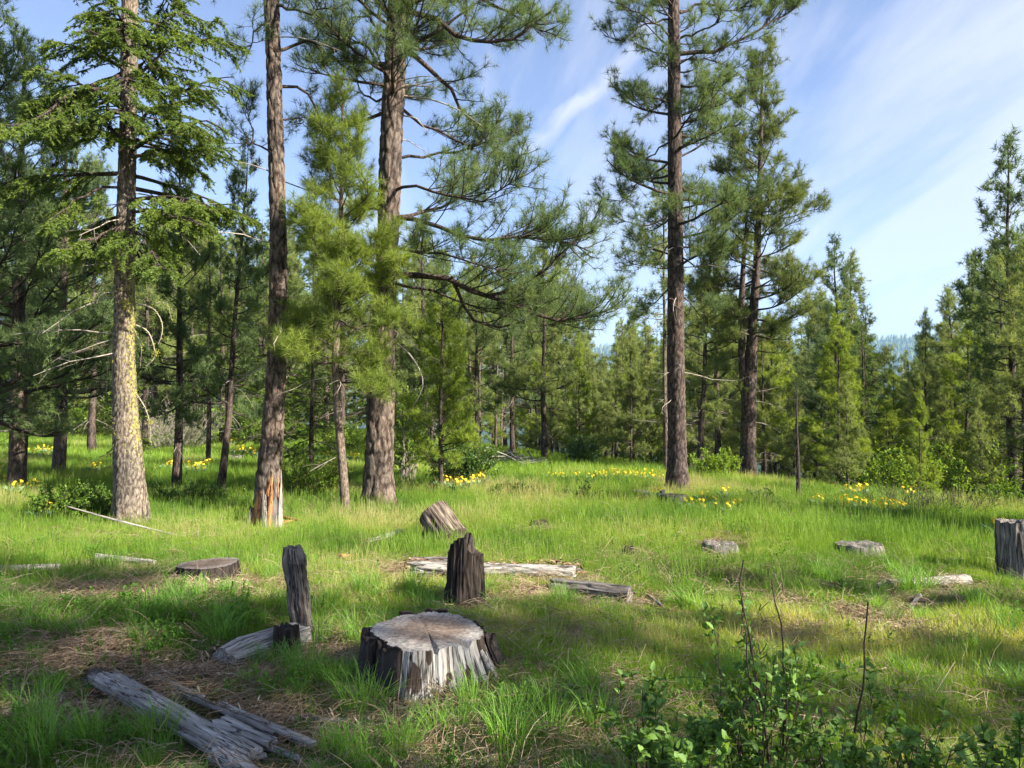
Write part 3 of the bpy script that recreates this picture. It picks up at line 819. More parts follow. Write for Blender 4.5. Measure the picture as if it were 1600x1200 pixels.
        bb = np.repeat(np.arange(dead), 4); s_, t_ = pick(PL, bb, g.uniform(0.3, 1, len(bb)))
        tubes(db, grow(s_, unit(t_ + rand_dirs(len(bb), g) * 0.8), g.uniform(0.1, 0.35, len(bb)), 4, -0.2, 0.15, g), 0.003 * np.linspace(1, .4, 4)[None] * np.ones((len(bb), 1)), 3)
        o = link('dead_branches', db.mesh('dead_branches', M['deadtwig'], True), root); tag(o, kind='stuff')
    return root


def pxpath(pts, d, base, dd=0.0):
    """photo pixel polyline -> local coordinates at depth d (+dd along the way)"""
    out = []
    for i, q in enumerate(pts):
        dep = d + (q[2] if len(q) > 2 else 0) + dd * i / max(1, len(pts) - 1)
        out.append(at(q[0], q[1], dep) - base)
    return [tuple(p) for p in out]


def w2r(w, d):
    return w / F * d / 2


def hero():
    # --- fir with yellow lichen
    base, d = hit(207, 822)
    pth = pxpath([(205, 812), (203, 760), (196, 660), (193, 560), (194, 450), (198, 300), (202, 100), (203, 0), (203, -300), (203, -500)], d, base)
    pth[0] = (0, 0, -0.05)
    rad = [w2r(w, d) for w in (56, 47, 38, 33, 29, 26, 24, 22, 12, 3)]
    # bark runs downward lighter on the lower trunk; lichen on the right flank
    def lich(V, S):
        x = V[..., 0] - np.interp(S, S[:, 0], V[..., 0].mean(1)); y = V[..., 1] - V[..., 1].mean(1, keepdims=True)
        ang = np.arctan2(y, x)
        band = np.exp(-((ang + 0.25) / 0.55) ** 2)
        hgt = np.clip((S - 0.7) / 0.5, 0, 1) * np.clip((3.9 - S) / 0.3, 0, 1)
        return band * hgt * 0.27 + 0.16 * hgt * (ang < 0.3) * (ang > -1.8)
    L = lambda px, py, dd=0: tuple(at(px, py, d + dd) - base)
    cust = [([L(198, 110), L(140, 130, -.3), L(95, 160, -.6), L(20, 165, -.9)], 0.03), ([L(196, 230), L(130, 150, .2), L(90, 190, .4), L(60, 215, .5)], 0.03),
            ([L(200, 130), L(270, 65), L(330, 60), L(365, 68)], 0.025), ([L(200, 200), L(270, 150, -.3), L(320, 130, -.6), L(358, 118, -.8)], .025),
            ([L(198, 330), L(260, 330, -.5), L(310, 350, -1)], .025), ([L(198, 350), L(150, 370, -.5), L(90, 395, -1)], .025),
            ([L(198, 250), L(260, 230), L(355, 235)], .022), ([L(198, 40), L(150, 10, .3), L(140, 5, .5)], .022),
            ([L(198, 340, 0), L(230, 380, -.8), L(255, 420, -1.3)], .02), ([L(198, 160), L(120, 130, -.5), L(60, 190, -1.2), L(5, 195, -1.6)], .03),
            ([L(200, 80), L(270, 20, .3), L(345, 30, .5)], .022), ([L(198, 290), L(130, 300, -.5), L(75, 345, -1)], .022)]
    t = conifer('fir_tree', base, pth, rad, 'fir', (0.355, 0.99), 64, lambda t: 1.45 * (1 - t) ** 0.75 + 0.25, cust, 60, 330, 0.035, 0.012, M['bark_fir'], M['fir'], 11,
                K=7, NL=0.045, NW=0.0150, dens=1.45, third=1.05, label='fir with yellow lichen down the right side of its grey trunk', lich=lich, flare=(5, 0.25), elev=(-8, 35), dead=16, limbs_separate=True)
    # lichen tufts standing proud of the bark and on the dead boughs
    g = np.random.default_rng(3); n = 380
    S = g.uniform(0.75, 3.85, n); P = np.asarray(pth); cx = np.interp(S, P[:, 2], P[:, 0]); cy = np.interp(S, P[:, 2], P[:, 1]); rr = np.interp(S, P[:, 2], rad)
    a = np.where(g.random(n) < 0.75, g.normal(-0.2, 0.3, n), g.uniform(-2.4, 0.2, n)); q = np.stack([cx + np.cos(a) * rr * 1.03, cy + np.sin(a) * rr * 1.03, S], 1)
    boughs = [([L(212, 474), L(240, 480, -.1), L(256, 505, -.2), L(252, 532, -.2), L(247, 538, -.2)], .008), ([L(212, 508), L(232, 515), L(242, 545), L(243, 562), L(228, 572)], .010),
              ([L(215, 618), L(228, 638), L(236, 668), L(235, 690)], .007), ([L(180, 520), L(168, 560), L(168, 590), L(165, 625)], .005),
              ([L(212, 478), L(262, 470, .1), L(268, 500, .1)], .004), ([L(205, 505), L(222, 540), L(219, 575)], .003)]
    bl = MB(); extra = []
    for pts, r in boughs:
        pp = np.asarray(pts, float); k = 12
        sg = np.concatenate([[0], np.cumsum(np.linalg.norm(np.diff(pp, axis=0), axis=1))]); u = np.linspace(0, sg[-1], k)
        pp = np.stack([np.interp(u, sg, pp[:, i]) for i in range(3)], 1)
        for _ in range(2): pp[1:-1] = (pp[:-2] + pp[1:-1] * 2 + pp[2:]) / 4
        mb = MB(); tubes(mb, pp[None], (np.linspace(1.2, 0.5, k) * r)[None], 6)
        link('dead_bough', mb.mesh('dead_bough', M['deadtwig'], True), t)
        j = g.integers(0, k, 26); extra.append(pp[j] + g.normal(size=(26, 3)) * 0.012)
    extra.append(np.asarray(L(243, 552)) + g.normal(size=(50, 3)) * 0.022); extra.append(np.asarray(L(235, 660)) + g.normal(size=(40, 3)) * 0.02)
    extra.append(np.asarray(L(196, 475, -.14)) + g.normal(size=(90, 3)) * np.array([.035, .01, .04]))
    q = np.concatenate([q] + extra)
    mb = MB(); needles(mb, q, rand_dirs(len(q), g), 8, 0.017, 0.006, 1.2, 0.01, g)
    tag(link('lichen', mb.mesh('lichen', M['lichen']), t), kind='stuff')

    # --- slender pine left of centre
    base, d = hit(418, 806)
    pth = pxpath([(414, 800), (420, 740), (426, 680), (431, 600), (435, 500), (435, 380), (432, 250), (428, 120), (424, 0), (424, -300), (424, -640)], d, base)
    pth[0] = (0, 0, -.05)
    rad = [w2r(w, d) for w in (46, 38, 33, 30, 28, 26, 24, 23, 22, 17, 3)]
    L = lambda px, py, dd=0, d=d, base=base: tuple(at(px, py, d + dd) - base)
    cust = [([L(430, 80), L(480, 55, .3), L(510, 90, .5), L(560, 110, .8)], .03), ([L(432, 135), L(480, 140, .2), L(500, 190, .3), L(515, 230, .4)], .028), ([L(426, 30), L(400, 40, -.3), L(385, 95, -.6)], .02),
            ([L(434, 185), L(470, 185, .5), L(490, 210, .9)], .016), ([L(432, 240), L(395, 230, .5), L(385, 160, .9)], .02), ([L(430, 8), L(470, 20, -.4), L(520, 10, -.8)], .03)]
    conifer('pine_tree', base, pth, rad, 'pine', (0.58, 1.0), 64, lambda t: 1.6 * (1 - t) ** 0.6 + 0.3, cust, 72, 360, 0.10, 0.022, M['bark_pine'], M['pine'], 21, K=26, NL=0.16, NW=0.0058, dens=1.0, third=1.6,
            label='bare-trunked pine rising just behind the splintered orange stump', flare=(4, 0.3), elev=(0, 40), dead=8, limbs_separate=True)

    # --- young bright pine between the two big pines
    base, d = hit(541, 806)
    pth = pxpath([(541, 800), (536, 740), (529, 660), (524, 570), (527, 480), (532, 380), (534, 280), (535, 190), (535, 138)], d, base)
    pth[0] = (0, 0, -.03)
    rad = [w2r(w, d) for w in (15, 14, 13, 12, 10, 8, 6, 4, 1.5)]
    def rc(t): return 1.12 * (1 - t) ** 0.8 + 0.16 if t > 0.12 else 0.95
    L = lambda px, py, dd=0, d=d, base=base: tuple(at(px, py, d + dd) - base)
    cust = [([L(527, 560), L(490, 560, -.4), L(455, 545, -.7)], .012), ([L(527, 575), L(560, 590, -.4), L(600, 620, -.7)], .012), ([L(527, 480), L(580, 450, -.4), L(620, 420, -.6)], .012),
            ([L(527, 520), L(490, 550, -.6), L(450, 555, -1)], .012), ([L(528, 500), L(570, 520, -.5), L(625, 500, -.7)], .012), ([L(530, 420), L(570, 400, -.4), L(600, 370, -.6)], .011), ([L(530, 420), L(490, 380, -.3), L(460, 330, -.5)], .011)]
    conifer('young_pine', base, pth, rad, 'pine', (0.31, 0.985), 52, rc, cust, 24, 120, 0.04, 0.003, M['bark_young'], M['pine_bright'], 31, K=34, NL=0.15, NW=0.0062, dens=1.25, third=1.5,
            label='slim young bright green pine in front of the biggest trunk', elev=(-5, 55), dead=7, limbs_separate=True)

    # --- the biggest pine with long limbs to the right
    base, d = hit(592, 794)
    pth = pxpath([(592, 790), (592, 740), (594, 660), (598, 560), (602, 460), (606, 380), (610, 240), (616, 110), (622, 0), (630, -300), (636, -620)], d, base)
    pth[0] = (0, 0, -.05)
    rad = [w2r(w, d) for w in (56, 46, 42, 39, 35, 33, 34, 33, 31, 24, 4)]
    L = lambda px, py, dd=0, d=d, base=base: tuple(at(px, py, d + dd) - base)
    cust = [([L(632, 15), L(670, 25, -.2), L(715, 58, -.4), L(780, 72, -.5), L(860, 20, -.6)], .055),
            ([L(625, 78), L(650, 85, .2), L(690, 120, .4), L(720, 165, .6), L(765, 225, .6)], .05),
            ([L(612, 338), L(640, 335, -.1), L(675, 347, -.2), L(720, 372, -.4), L(800, 375, -.5), L(880, 370, -.6), L(925, 395, -.7)], .045),
            ([L(612, 340), L(690, 330, .4), L(740, 290, .8), L(800, 260, 1)], .035),
            ([L(606, 430), L(660, 432), L(700, 428), L(740, 450), L(820, 490, -.2), L(905, 510, -.3), L(960, 480, -.4)], .06),
            ([L(704, 432), L(716, 470, .1), L(748, 512, .2), L(770, 515, .3), L(850, 490, .4)], .035),
            ([L(760, 462), L(830, 440, -.3), L(880, 400, -.4), L(930, 345, -.5)], .03),
            ([L(612, 300), L(660, 290, -.7), L(720, 320, -1.2), L(790, 300, -1.5), L(815, 270, -1.6)], .03),
            ([L(612, 250), L(680, 240, .5), L(740, 230, .9), L(810, 210, 1.2)], .03),
            ([L(616, 160), L(680, 200, .3), L(740, 240, .3), L(780, 190, .3)], .03),
            ([L(612, 330), L(560, 330, .6), L(500, 300, 1.0)], .03), ([L(606, 110), L(560, 60, .3), L(510, 90, .6), L(470, 60, .8)], .03),
            ([L(606, 160), L(570, 150, .4), L(545, 110, .7)], .025), ([L(610, 60), L(570, 20, .2), L(530, 40, .4)], .03),
            ([L(606, 390), L(680, 395, -.8), L(740, 410, -1.2), L(800, 430, -1.4)], .03), ([L(606, 440), L(640, 445, -.3), L(720, 470, .6), L(860, 520, 1.2), L(900, 500, 1.4)], .025),
            ([L(635, 5), L(700, -20, .3), L(780, 10, .5), L(870, 60, .6)], .04), ([L(606, 300), L(545, 290, 1), L(500, 250, 1.4)], .025)]
    t = conifer('pine_tree', base, pth, rad, 'pine', (0.44, 1.0), 84, lambda t: 1.75 * (1 - t) ** 0.6 + 0.3, cust, 84, 400, 0.115, 0.028, M['bark_pine'], M['pine'], 41, K=26, NL=0.16, NW=0.0058, dens=1.05, third=1.45,
                label='largest pine trunk with long dark limbs reaching right', flare=(6, 0.35), elev=(-5, 35), dead=6, limbs_separate=True)
    for pts, r in (([L(629, 138), L(660, 130, -.1), L(695, 124, -.2)], .012), ([L(629, 150), L(672, 154, -.1), L(715, 170, -.2), L(752, 196, -.3)], .014), ([L(627, 180), L(650, 184), L(668, 206)], .013),
                   ([L(610, 34), L(590, 15, -.1)], .012), ([L(618, 535), L(640, 552, -.1), L(655, 575, -.2), L(665, 600, -.2), L(650, 628, -.1), L(642, 640)], .014), ([L(612, 497), L(626, 490), L(640, 486)], .008)):
        pp = np.asarray(pts, float); k = 10
        sg = np.concatenate([[0], np.cumsum(np.linalg.norm(np.diff(pp, axis=0), axis=1))]); u = np.linspace(0, sg[-1], k)
        pp = np.stack([np.interp(u, sg, pp[:, i]) for i in range(3)], 1); pp[1:-1] = (pp[:-2] + pp[1:-1] * 2 + pp[2:]) / 4
        mb = MB(); tubes(mb, pp[None], (np.linspace(1.2, 0.5, k) * r)[None], 6)
        link('dead_bough', mb.mesh('dead_bough', M['deadtwig'], True), t)

    # --- tall dark pine right of centre
    base, d = hit(1058, 771)
    pth = pxpath([(1058, 768), (1058, 720), (1057, 620), (1056, 480), (1055, 340), (1054, 200), (1053, 60), (1052, -100), (1052, -330)], d, base)
    pth[0] = (0, 0, -.05)
    rad = [w2r(w, d) for w in (38, 30, 27, 25, 23, 21, 19, 12, 3)]
    L = lambda px, py, dd=0, d=d, base=base: tuple(at(px, py, d + dd) - base)
    cust = [([L(1062, 84), L(1110, 80), L(1165, 55, .1), L(1200, 40, .1), L(1245, 8, .2)], .045), ([L(1064, 95), L(1100, 92, .3), L(1150, 110, .5), L(1170, 130, .6)], .02),
            ([L(1062, 212), L(1100, 210), L(1150, 195, .3)], .025), ([L(1065, 135), L(1110, 140, .2), L(1160, 150, .4)], .022), ([L(1065, 312), L(1120, 318, .1), L(1180, 310, .3)], .03),
            ([L(1050, 30), L(1000, 40), L(965, 65), L(945, 55)], .022), ([L(1050, 60), L(1020, 30, -.4), L(960, 5, -.8)], .022), ([L(1050, 130), L(1020, 180), L(985, 150, .2)], .02),
            ([L(1048, 220), L(1010, 250), L(970, 230)], .022), ([L(1048, 250), L(1000, 285), L(975, 315), L(940, 310)], .025), ([L(1048, 330), L(1010, 360), L(970, 340), L(955, 350)], .02),
            ([L(1050, 380), L(1010, 420, -.3), L(960, 400, -.5)], .02), ([L(1062, 400), L(1100, 420, -.4), L(1140, 390, -.6)], .018), ([L(1060, 440), L(1025, 470, .3), L(990, 500, .5)], .018),
            ([L(1064, 460), L(1100, 500, .3), L(1120, 480, .5)], .016), ([L(1062, 20), L(1100, 5, .2), L(1150, 20, .3), L(1180, 8, .4)], .03), ([L(1062, 60), L(1090, 50, -.3), L(1140, 30, -.6)], .025)]
    conifer('pine_tree', base, pth, rad, 'pine', (0.31, 1.0), 74, lambda t: 1.3 * (0.9 + 0.3 * math.sin(t * 9)), cust, 48, 320, 0.06, 0.013, M['bark_dark'], M['pine'], 51, K=28, NL=0.15, NW=0.0068, dens=1.05, third=1.5,
            label='tall straight dark-trunked pine standing right of the sky gap', flare=(5, 0.25), elev=(-5, 30), dead=16, limbs_separate=True)

    # --- fuller double-stemmed pine behind it
    base, d = hit(1168, 757)
    pth = pxpath([(1168, 754), (1169, 700), (1171, 600), (1177, 500), (1183, 400), (1188, 250), (1192, 80)], d, base)
    pth[0] = (0, 0, -.05)
    rad = [w2r(w, d) for w in (27, 24, 22, 14, 11, 7, 1.5)]
    def rc2(t): return (1.85 - 1.40 * t ** 1.2) if t > .15 else 1.3
    L = lambda px, py, dd=0, d=d, base=base: tuple(at(px, py, d + dd) - base)
    t = conifer('pine_tree', base, pth, rad, 'pine', (0.30, 0.99), 92, rc2, [([L(1190, 350), L(1240, 340), L(1285, 322)], .025), ([L(1180, 420), L(1230, 440), L(1275, 500)], .025), ([L(1180, 420), L(1130, 440), L(1085, 470)], .02)], 40, 300, 0.05, 0.009,
                M['bark_dark'], M['pine_mid'], 61, K=24, NL=0.15, NW=0.0085, dens=1.15, third=1.5, label='full-crowned double-stemmed pine right of the tall dark one', flare=(4, 0.2), elev=(-15, 45), dead=14)
    p2 = pxpath([(1165, 640), (1159, 560), (1158, 480), (1161, 420), (1166, 350), (1170, 290)], d, base)
    me, _, _ = trunk_mesh(p2, [w2r(w, d) for w in (12, 11, 10, 7, 4, 1)], 24, 120, 0.05, 0.006, M['bark_dark'], seed=5)
    link('second_stem', me, t)


hero()


# --- reusable trees for the middle distance and the woods


def library(kind, seed):
    g = np.random.default_rng(seed)
    H = 10.0
    wob = np.cumsum(g.normal(size=9)) * 0.03
    zz = np.linspace(0, H, 9)
    pth = [(wob[i] * (i > 0), np.sin(i * 1.7 + seed) * 0.05 * (i > 0), zz[i] - (0.3 if i == 0 else 0)) for i in range(9)]
    if kind == 'mid_pine':      # pine with a clear trunk
        rad = np.linspace(0.15, 0.01, 9); rad[0] = 0.19
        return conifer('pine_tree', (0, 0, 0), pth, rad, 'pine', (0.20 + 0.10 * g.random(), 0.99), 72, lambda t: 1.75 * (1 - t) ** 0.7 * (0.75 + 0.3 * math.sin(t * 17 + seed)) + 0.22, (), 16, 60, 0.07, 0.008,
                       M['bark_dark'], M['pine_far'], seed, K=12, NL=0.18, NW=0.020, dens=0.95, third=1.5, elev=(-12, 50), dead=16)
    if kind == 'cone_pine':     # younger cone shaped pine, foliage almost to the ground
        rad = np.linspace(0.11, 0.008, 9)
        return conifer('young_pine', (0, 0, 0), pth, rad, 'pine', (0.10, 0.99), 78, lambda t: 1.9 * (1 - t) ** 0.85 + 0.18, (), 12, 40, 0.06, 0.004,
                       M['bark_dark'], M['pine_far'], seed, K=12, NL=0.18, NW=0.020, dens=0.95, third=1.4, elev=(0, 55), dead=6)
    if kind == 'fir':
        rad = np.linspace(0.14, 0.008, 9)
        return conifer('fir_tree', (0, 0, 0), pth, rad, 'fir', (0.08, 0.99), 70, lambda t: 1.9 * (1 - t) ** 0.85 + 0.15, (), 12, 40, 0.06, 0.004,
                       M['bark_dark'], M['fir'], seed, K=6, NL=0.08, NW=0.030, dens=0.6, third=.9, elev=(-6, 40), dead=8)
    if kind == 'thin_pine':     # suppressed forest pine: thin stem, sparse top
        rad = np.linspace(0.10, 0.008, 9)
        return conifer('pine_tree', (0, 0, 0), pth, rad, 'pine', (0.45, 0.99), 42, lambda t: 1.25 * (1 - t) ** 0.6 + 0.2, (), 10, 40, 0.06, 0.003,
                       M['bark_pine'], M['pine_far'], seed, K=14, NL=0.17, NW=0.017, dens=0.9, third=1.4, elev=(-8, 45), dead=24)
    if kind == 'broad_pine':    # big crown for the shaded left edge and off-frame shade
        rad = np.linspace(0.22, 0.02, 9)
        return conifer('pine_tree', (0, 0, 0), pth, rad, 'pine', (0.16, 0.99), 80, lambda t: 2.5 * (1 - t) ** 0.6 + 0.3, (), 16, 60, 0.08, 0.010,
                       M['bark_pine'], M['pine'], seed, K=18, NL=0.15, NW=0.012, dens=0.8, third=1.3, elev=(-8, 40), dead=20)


LIB = {}
for k, seeds in (('mid_pine', (101, 102, 103)), ('cone_pine', (111, 112, 113)), ('fir', (121, 122)), ('thin_pine', (131, 132)), ('broad_pine', (141, 142))):
    LIB[k] = [library(k, s) for s in seeds]
used = {}


def place(kind, v, base, h, label, group=None, wide=1.0, rot=None, lean=(0, 0), cat='tree', leaf=None):
    proto = LIB[kind][v % len(LIB[kind])]
    if (kind, v % len(LIB[kind])) not in used:
        used[(kind, v % len(LIB[kind]))] = 1; o = proto
    else:
        o = copy_tree(proto)
    for c in o.children:
        for k in ('group',):
            if k in c: del c[k]
    o.location = base; s = h / 10.0
    o.scale = (s * wide, s * wide, s)
    o.rotation_euler = (lean[0], lean[1], rng.uniform(0, 6.28) if rot is None else rot)
    o['label'] = label; o['category'] = cat
    if 'group' in o: del o['group']
    if group: o['group'] = group
    if leaf:
        for c in o.children:
            if c.name.startswith('foliage'):
                c.material_slots[0].link = 'OBJECT'; c.material_slots[0].material = leaf
    return o


def tree_px(kind, v, px, d, top, label, group=None, wide=1.0, rot=None, lean=(0, 0), leaf=None):
    b = gp(px, d)
    h = ztop(top, d) - b.z
    return place(kind, v, b, h, label, group, wide, rot, lean, leaf=leaf)


# named middle-distance trees (photo column, distance, photo row of the top)
tree_px('broad_pine', 0, 28, 14.5, 60, 'big shaded pine filling the left edge behind the flowers', wide=0.9, rot=1.0)
tree_px('broad_pine', 1, -60, 12.5, -60, 'overhanging dark pine crown cut by the left frame edge', wide=0.95, rot=2.0)
tree_px('broad_pine', 1, 92, 18, 150, 'second dark pine filling the left edge, nearer the lichen fir', wide=0.8, rot=3.1)
tree_px('fir', 0, 430, 24, 360, 'dark fir standing behind the slim bare-trunked pine', wide=1.1)
tree_px('mid_pine', 2, 745, 21, 400, 'dark pine rising behind the large round bush', wide=.9)
tree_px('mid_pine', 0, 1118, 22, 350, 'pine filling the space left of the double-stemmed pine', wide=.9)
tree_px('mid_pine', 0, 277, 15.6, 190, 'thin dark-stemmed pine first to the right of the lichen fir', wide=.8, leaf=M['pine'])
tree_px('mid_pine', 1, 345, 15.0, 205, 'curving pine stem leaning right beside the orange splintered stump', wide=0.72, lean=(0, R(3.5)), rot=0.5, leaf=M['pine'])
tree_px('mid_pine', 2, 228, 27, 330, 'pale-footed pine seen behind the lichen fir', wide=.9)
tree_px('thin_pine', 0, 326, 20, 330, 'small pine stem between the two slim trunks at left')
tree_px('mid_pine', 0, 145, 26, 250, 'pine with reddish trunk deep left of the lichen fir', wide=.9)
tree_px('mid_pine', 1, 36, 38, 260, 'far trunk at the left wood edge')
tree_px('fir', 0, 488, 19, 470, 'dark layered fir behind the slim pines', wide=1.2)
tree_px('fir', 1, 205, 19, 520, 'low dark fir with drooping boughs behind the lichen trunk', wide=1.15)
tree_px('cone_pine', 0, 690, 14.6, 395, 'bright yellow-green young pine right of the biggest trunk', wide=1.0, rot=.3, leaf=M['pine_lime'])
tree_px('mid_pine', 2, 658, 24, 330, 'dark stubby trunk beyond the bright young pine')
tree_px('mid_pine', 0, 850, 24, 335, 'dark green pine above the round bushes, right one of the pair', wide=0.9)
tree_px('mid_pine', 1, 802, 26, 395, 'dark green pine above the brush pile, left one of the pair', wide=0.85)
tree_px('cone_pine', 1, 985, 25, 478, 'pointed pine right of the narrow sky gap', wide=0.85)
tree_px('thin_pine', 1, 1040, 18.5, 260, 'dark stem half hidden behind the tall dark pine', wide=0.9)
tree_px('mid_pine', 2, 1092, 20, 330, 'red-brown leaning trunk between the two right-hand pines', wide=0.85, lean=(0, R(-3)))
tree_px('cone_pine', 2, 1322, 15.2, 585, 'bushy young pine at the meadow edge right of the bare sapling', wide=0.95)
tree_px('mid_pine', 1, 1310, 30, 372, 'open-crowned pine with two stems against the ridge', wide=0.9)
tree_px('mid_pine', 2, 1328, 31, 400, 'companion stem of the open-crowned pine')
tree_px('cone_pine', 0, 1436, 17.5, 600, 'thin-stemmed young pine above the grey brush', wide=.75)
tree_px('mid_pine', 0, 1447, 24, 488, 'straight dark-stemmed pine left of the tall right-hand pine', wide=.75)
tree_px('cone_pine', 1, 1484, 30, 465, 'slender pointed pine beside the tall right-hand pine', wide=.7)
tree_px('mid_pine', 1, 1582, 21, 212, 'tall dense dark pine at the right edge', wide=.88, rot=4, leaf=M['pine'])
tree_px('cone_pine', 1, 926, 30, 560, 'pointed pine closing the left side of the narrow sky gap', wide=.8)
tree_px('mid_pine', 2, 948, 36, 585, 'distant short pine in the middle of the narrow sky gap', wide=.9)
tree_px('cone_pine', 0, 905, 27, 520, 'pine just above the dark round bush', wide=.8)
tree_px('cone_pine', 2, 1530, 19, 620, 'small pine in front of the right-edge pine', wide=.8)
tree_px('thin_pine', 0, 1650, 17, 260, 'pine crown entering from the right frame edge')
tree_px('cone_pine', 0, 1395, 26, 560, 'low pine in the dip of the ridge line')
tree_px('cone_pine', 1, 1240, 24, 590, 'rounded young pine left of the open-crowned pair')

# bare sapling
b, d = hit(1247, 783)
r_ = empty('dead_sapling', b, 'thin bare dark sapling at the meadow edge', 'tree')
mb = MB(); pp = np.array([(0, 0, -.05), (0.01, 0, 0.6), (-.01, 0, 1.3), (0, 0, 2.1)]) * np.array([1, 1, 1.0])
tubes(mb, pp[None], np.array([[.045, .035, .022, .006]]), 8); link('trunk', mb.mesh('trunk', M['twig'], True), r_)
mb = MB(); g = np.random.default_rng(5); n = 34
S = np.stack([np.zeros(n), np.zeros(n), g.uniform(0.35, 2.0, n)], 1); az = g.random(n) * 6.28
P_ = grow(S, np.stack([np.cos(az), np.sin(az), g.normal(0, .2, n)], 1), g.uniform(.15, .55, n), 6, -0.5, .12, g)
tubes(mb, P_, np.full((n, 6), .004) * np.linspace(1.4, .5, 6), 4); tag(link('branches', mb.mesh('branches', M['twig'], True), r_), kind='stuff')

# the woods behind: skyline rows of the photograph limit how high they stand
SKY = [(-300, 60), (0, 110), (120, 200), (160, 330), (330, 300), (400, 330), (470, 300), (560, 320), (640, 360), (740, 380), (800, 385), (880, 360), (915, 480), (930, 560), (945, 545), (975, 485), (1040, 480), (1100, 440), (1200, 480), (1250, 500),
       (1270, 430), (1350, 450), (1385, 560), (1400, 580), (1425, 540), (1440, 500), (1480, 480), (1530, 380), (1650, 300), (1900, 260)]
sx, sy_ = zip(*SKY)
LANDMARKS = [(-160, 60, 'at the left frame edge'), (60, 175, 'left of the lichen fir'), (175, 310, 'past the lichen fir'), (310, 400, 'left of the slim bare-trunked pine'), (400, 500, 'behind the slim bare-trunked pine'),
             (500, 590, 'behind the slim young pine'), (590, 690, 'behind the biggest trunk'), (690, 780, 'above the large round bush'), (780, 870, 'above the brush pile'), (870, 950, 'above the dark round bush'),
             (950, 1045, 'left of the tall straight dark pine'), (1045, 1110, 'behind the tall straight dark pine'), (1110, 1200, 'behind the double-stemmed pine'), (1200, 1280, 'behind the bare sapling'),
             (1280, 1370, 'behind the bushy young pine'), (1370, 1430, 'under the dip in the skyline'), (1430, 1500, 'above the bare grey brush'), (1500, 1570, 'left of the tall right-edge pine'), (1570, 1780, 'at the right frame edge')]
KINDW = {'mid_pine': 'full-crowned forest pine', 'cone_pine': 'pointed young forest pine', 'thin_pine': 'thin-stemmed forest pine', 'fir': 'dark layered forest fir'}


def wood_label(k, px, dd):
    lm = [t for a, b_, t in LANDMARKS if a <= px < b_] or ['at the frame edge']
    row = ' near the clearing' if dd < 32 else (' in the mid distance' if dd < 55 else ' far off')
    return KINDW[k] + row + ', ' + lm[0]


placed = []
BINS = {}
cnt = 0
tries = 0
while cnt < 285 and tries < 9000:
    tries += 1
    px = rng.uniform(-160, 1760); dd = 19 + 75 * rng.random() ** 1.5
    if px < 640: dmin = 38 if px < 250 else 30
    elif px < 940: dmin = 27
    elif px < 1150: dmin = 21.5
    else: dmin = 19
    if dd < dmin: continue
    b = gp(px, dd)
    if any((b.x - q.x) ** 2 + (b.y - q.y) ** 2 < (1.6 + dd * 0.012) ** 2 for q in placed): continue
    top = np.interp(px, sx, sy_) + abs(rng.normal()) * 30 + rng.uniform(0, 30)
    h = float(ztop(top, dd) - b.z)
    if h < 4.5: continue
    if h > 17: h = rng.uniform(11, 17)
    z = 'left' if px < 640 else ('mid' if px < 1060 else 'right')
    if z == 'right' and rng.random() < .35: continue
    k = rng.choice(['mid_pine', 'cone_pine', 'thin_pine', 'fir'], p={'left': [.3, .2, .2, .3], 'mid': [.34, .26, .34, .06], 'right': [.34, .44, .17, .05]}[z])
    lb = wood_label(str(k), px, dd); gr = None
    o_ = place(str(k), int(rng.integers(0, 3)), b, h, lb, 'forest trees behind the clearing', wide=rng.uniform(.8, 1.15), lean=(rng.normal() * .015, rng.normal() * .015))
    placed.append(b); cnt += 1
    BINS.setdefault(lb, []).append((px, o_))
ORD = ['first', 'second', 'third', 'fourth', 'fifth', 'sixth', 'seventh', 'eighth', 'ninth', 'tenth', 'eleventh', 'twelfth', 'thirteenth', 'fourteenth', 'fifteenth', 'sixteenth', 'seventeenth', 'eighteenth', 'nineteenth', 'twentieth']


def rank_labels(items, text):
    items.sort(key=lambda q: q[0]); n_ = len(items)
    for i_, (_, o__) in enumerate(items):
        if n_ == 1: w_ = ''
        elif i_ == 0: w_ = 'leftmost '
        elif i_ == n_ - 1: w_ = 'rightmost '
        elif n_ == 3: w_ = 'middle '
        else: w_ = ORD[i_] + ' from left, '
        o__['label'] = w_ + text


n_s = 0
while n_s < 60:
    px = rng.uniform(-60, 1660); dd = rng.uniform(27, 62) if px < 1000 else rng.uniform(21, 50)
    if px < 640 and dd < 37: continue
    b = gp(px, dd)
    lb = wood_label('cone_pine', px, dd).replace('pointed young forest pine', 'low sapling pine')
    o_ = place('cone_pine', int(rng.integers(0, 3)), b, rng.uniform(2.2, 5.0), lb, 'low sapling pines under the forest trees', wide=rng.uniform(1.1, 1.6))
    BINS.setdefault(lb, []).append((px, o_)); n_s += 1
for lb, it in BINS.items(): rank_labels(it, lb)

# trees beside and behind the photographer: they throw the shade on the near grass
SHADE = [(12, -2.8, 16, .85, 1), (17, -4.2, 18, 1.0, 2), (7.8, 2.5, 5.2, 1.0, 1), (9.9, 3.3, 6.0, .9, 1), (15.5, 6.6, 11.5, .75, 1), (21.5, 3.9, 13.5, .6, 1)]
for i, (x, y, h, w, thin) in enumerate(SHADE):
    place(('broad_pine', 'mid_pine', 'thin_pine')[thin], i, Vector((x, y, float(Hf(x, y)))), h, 'tall pine standing beside the clearing and shading the near grass', 'pines shading the near grass', wide=w * (1.0 if thin else .72))
for key, lst in LIB.items():
    for i, o in enumerate(lst):
        if (key, i) not in used:
            for c in list(o.children): bpy.data.objects.remove(c)
            bpy.data.objects.remove(o)

# ------------------------------------------------------------------ shrubs


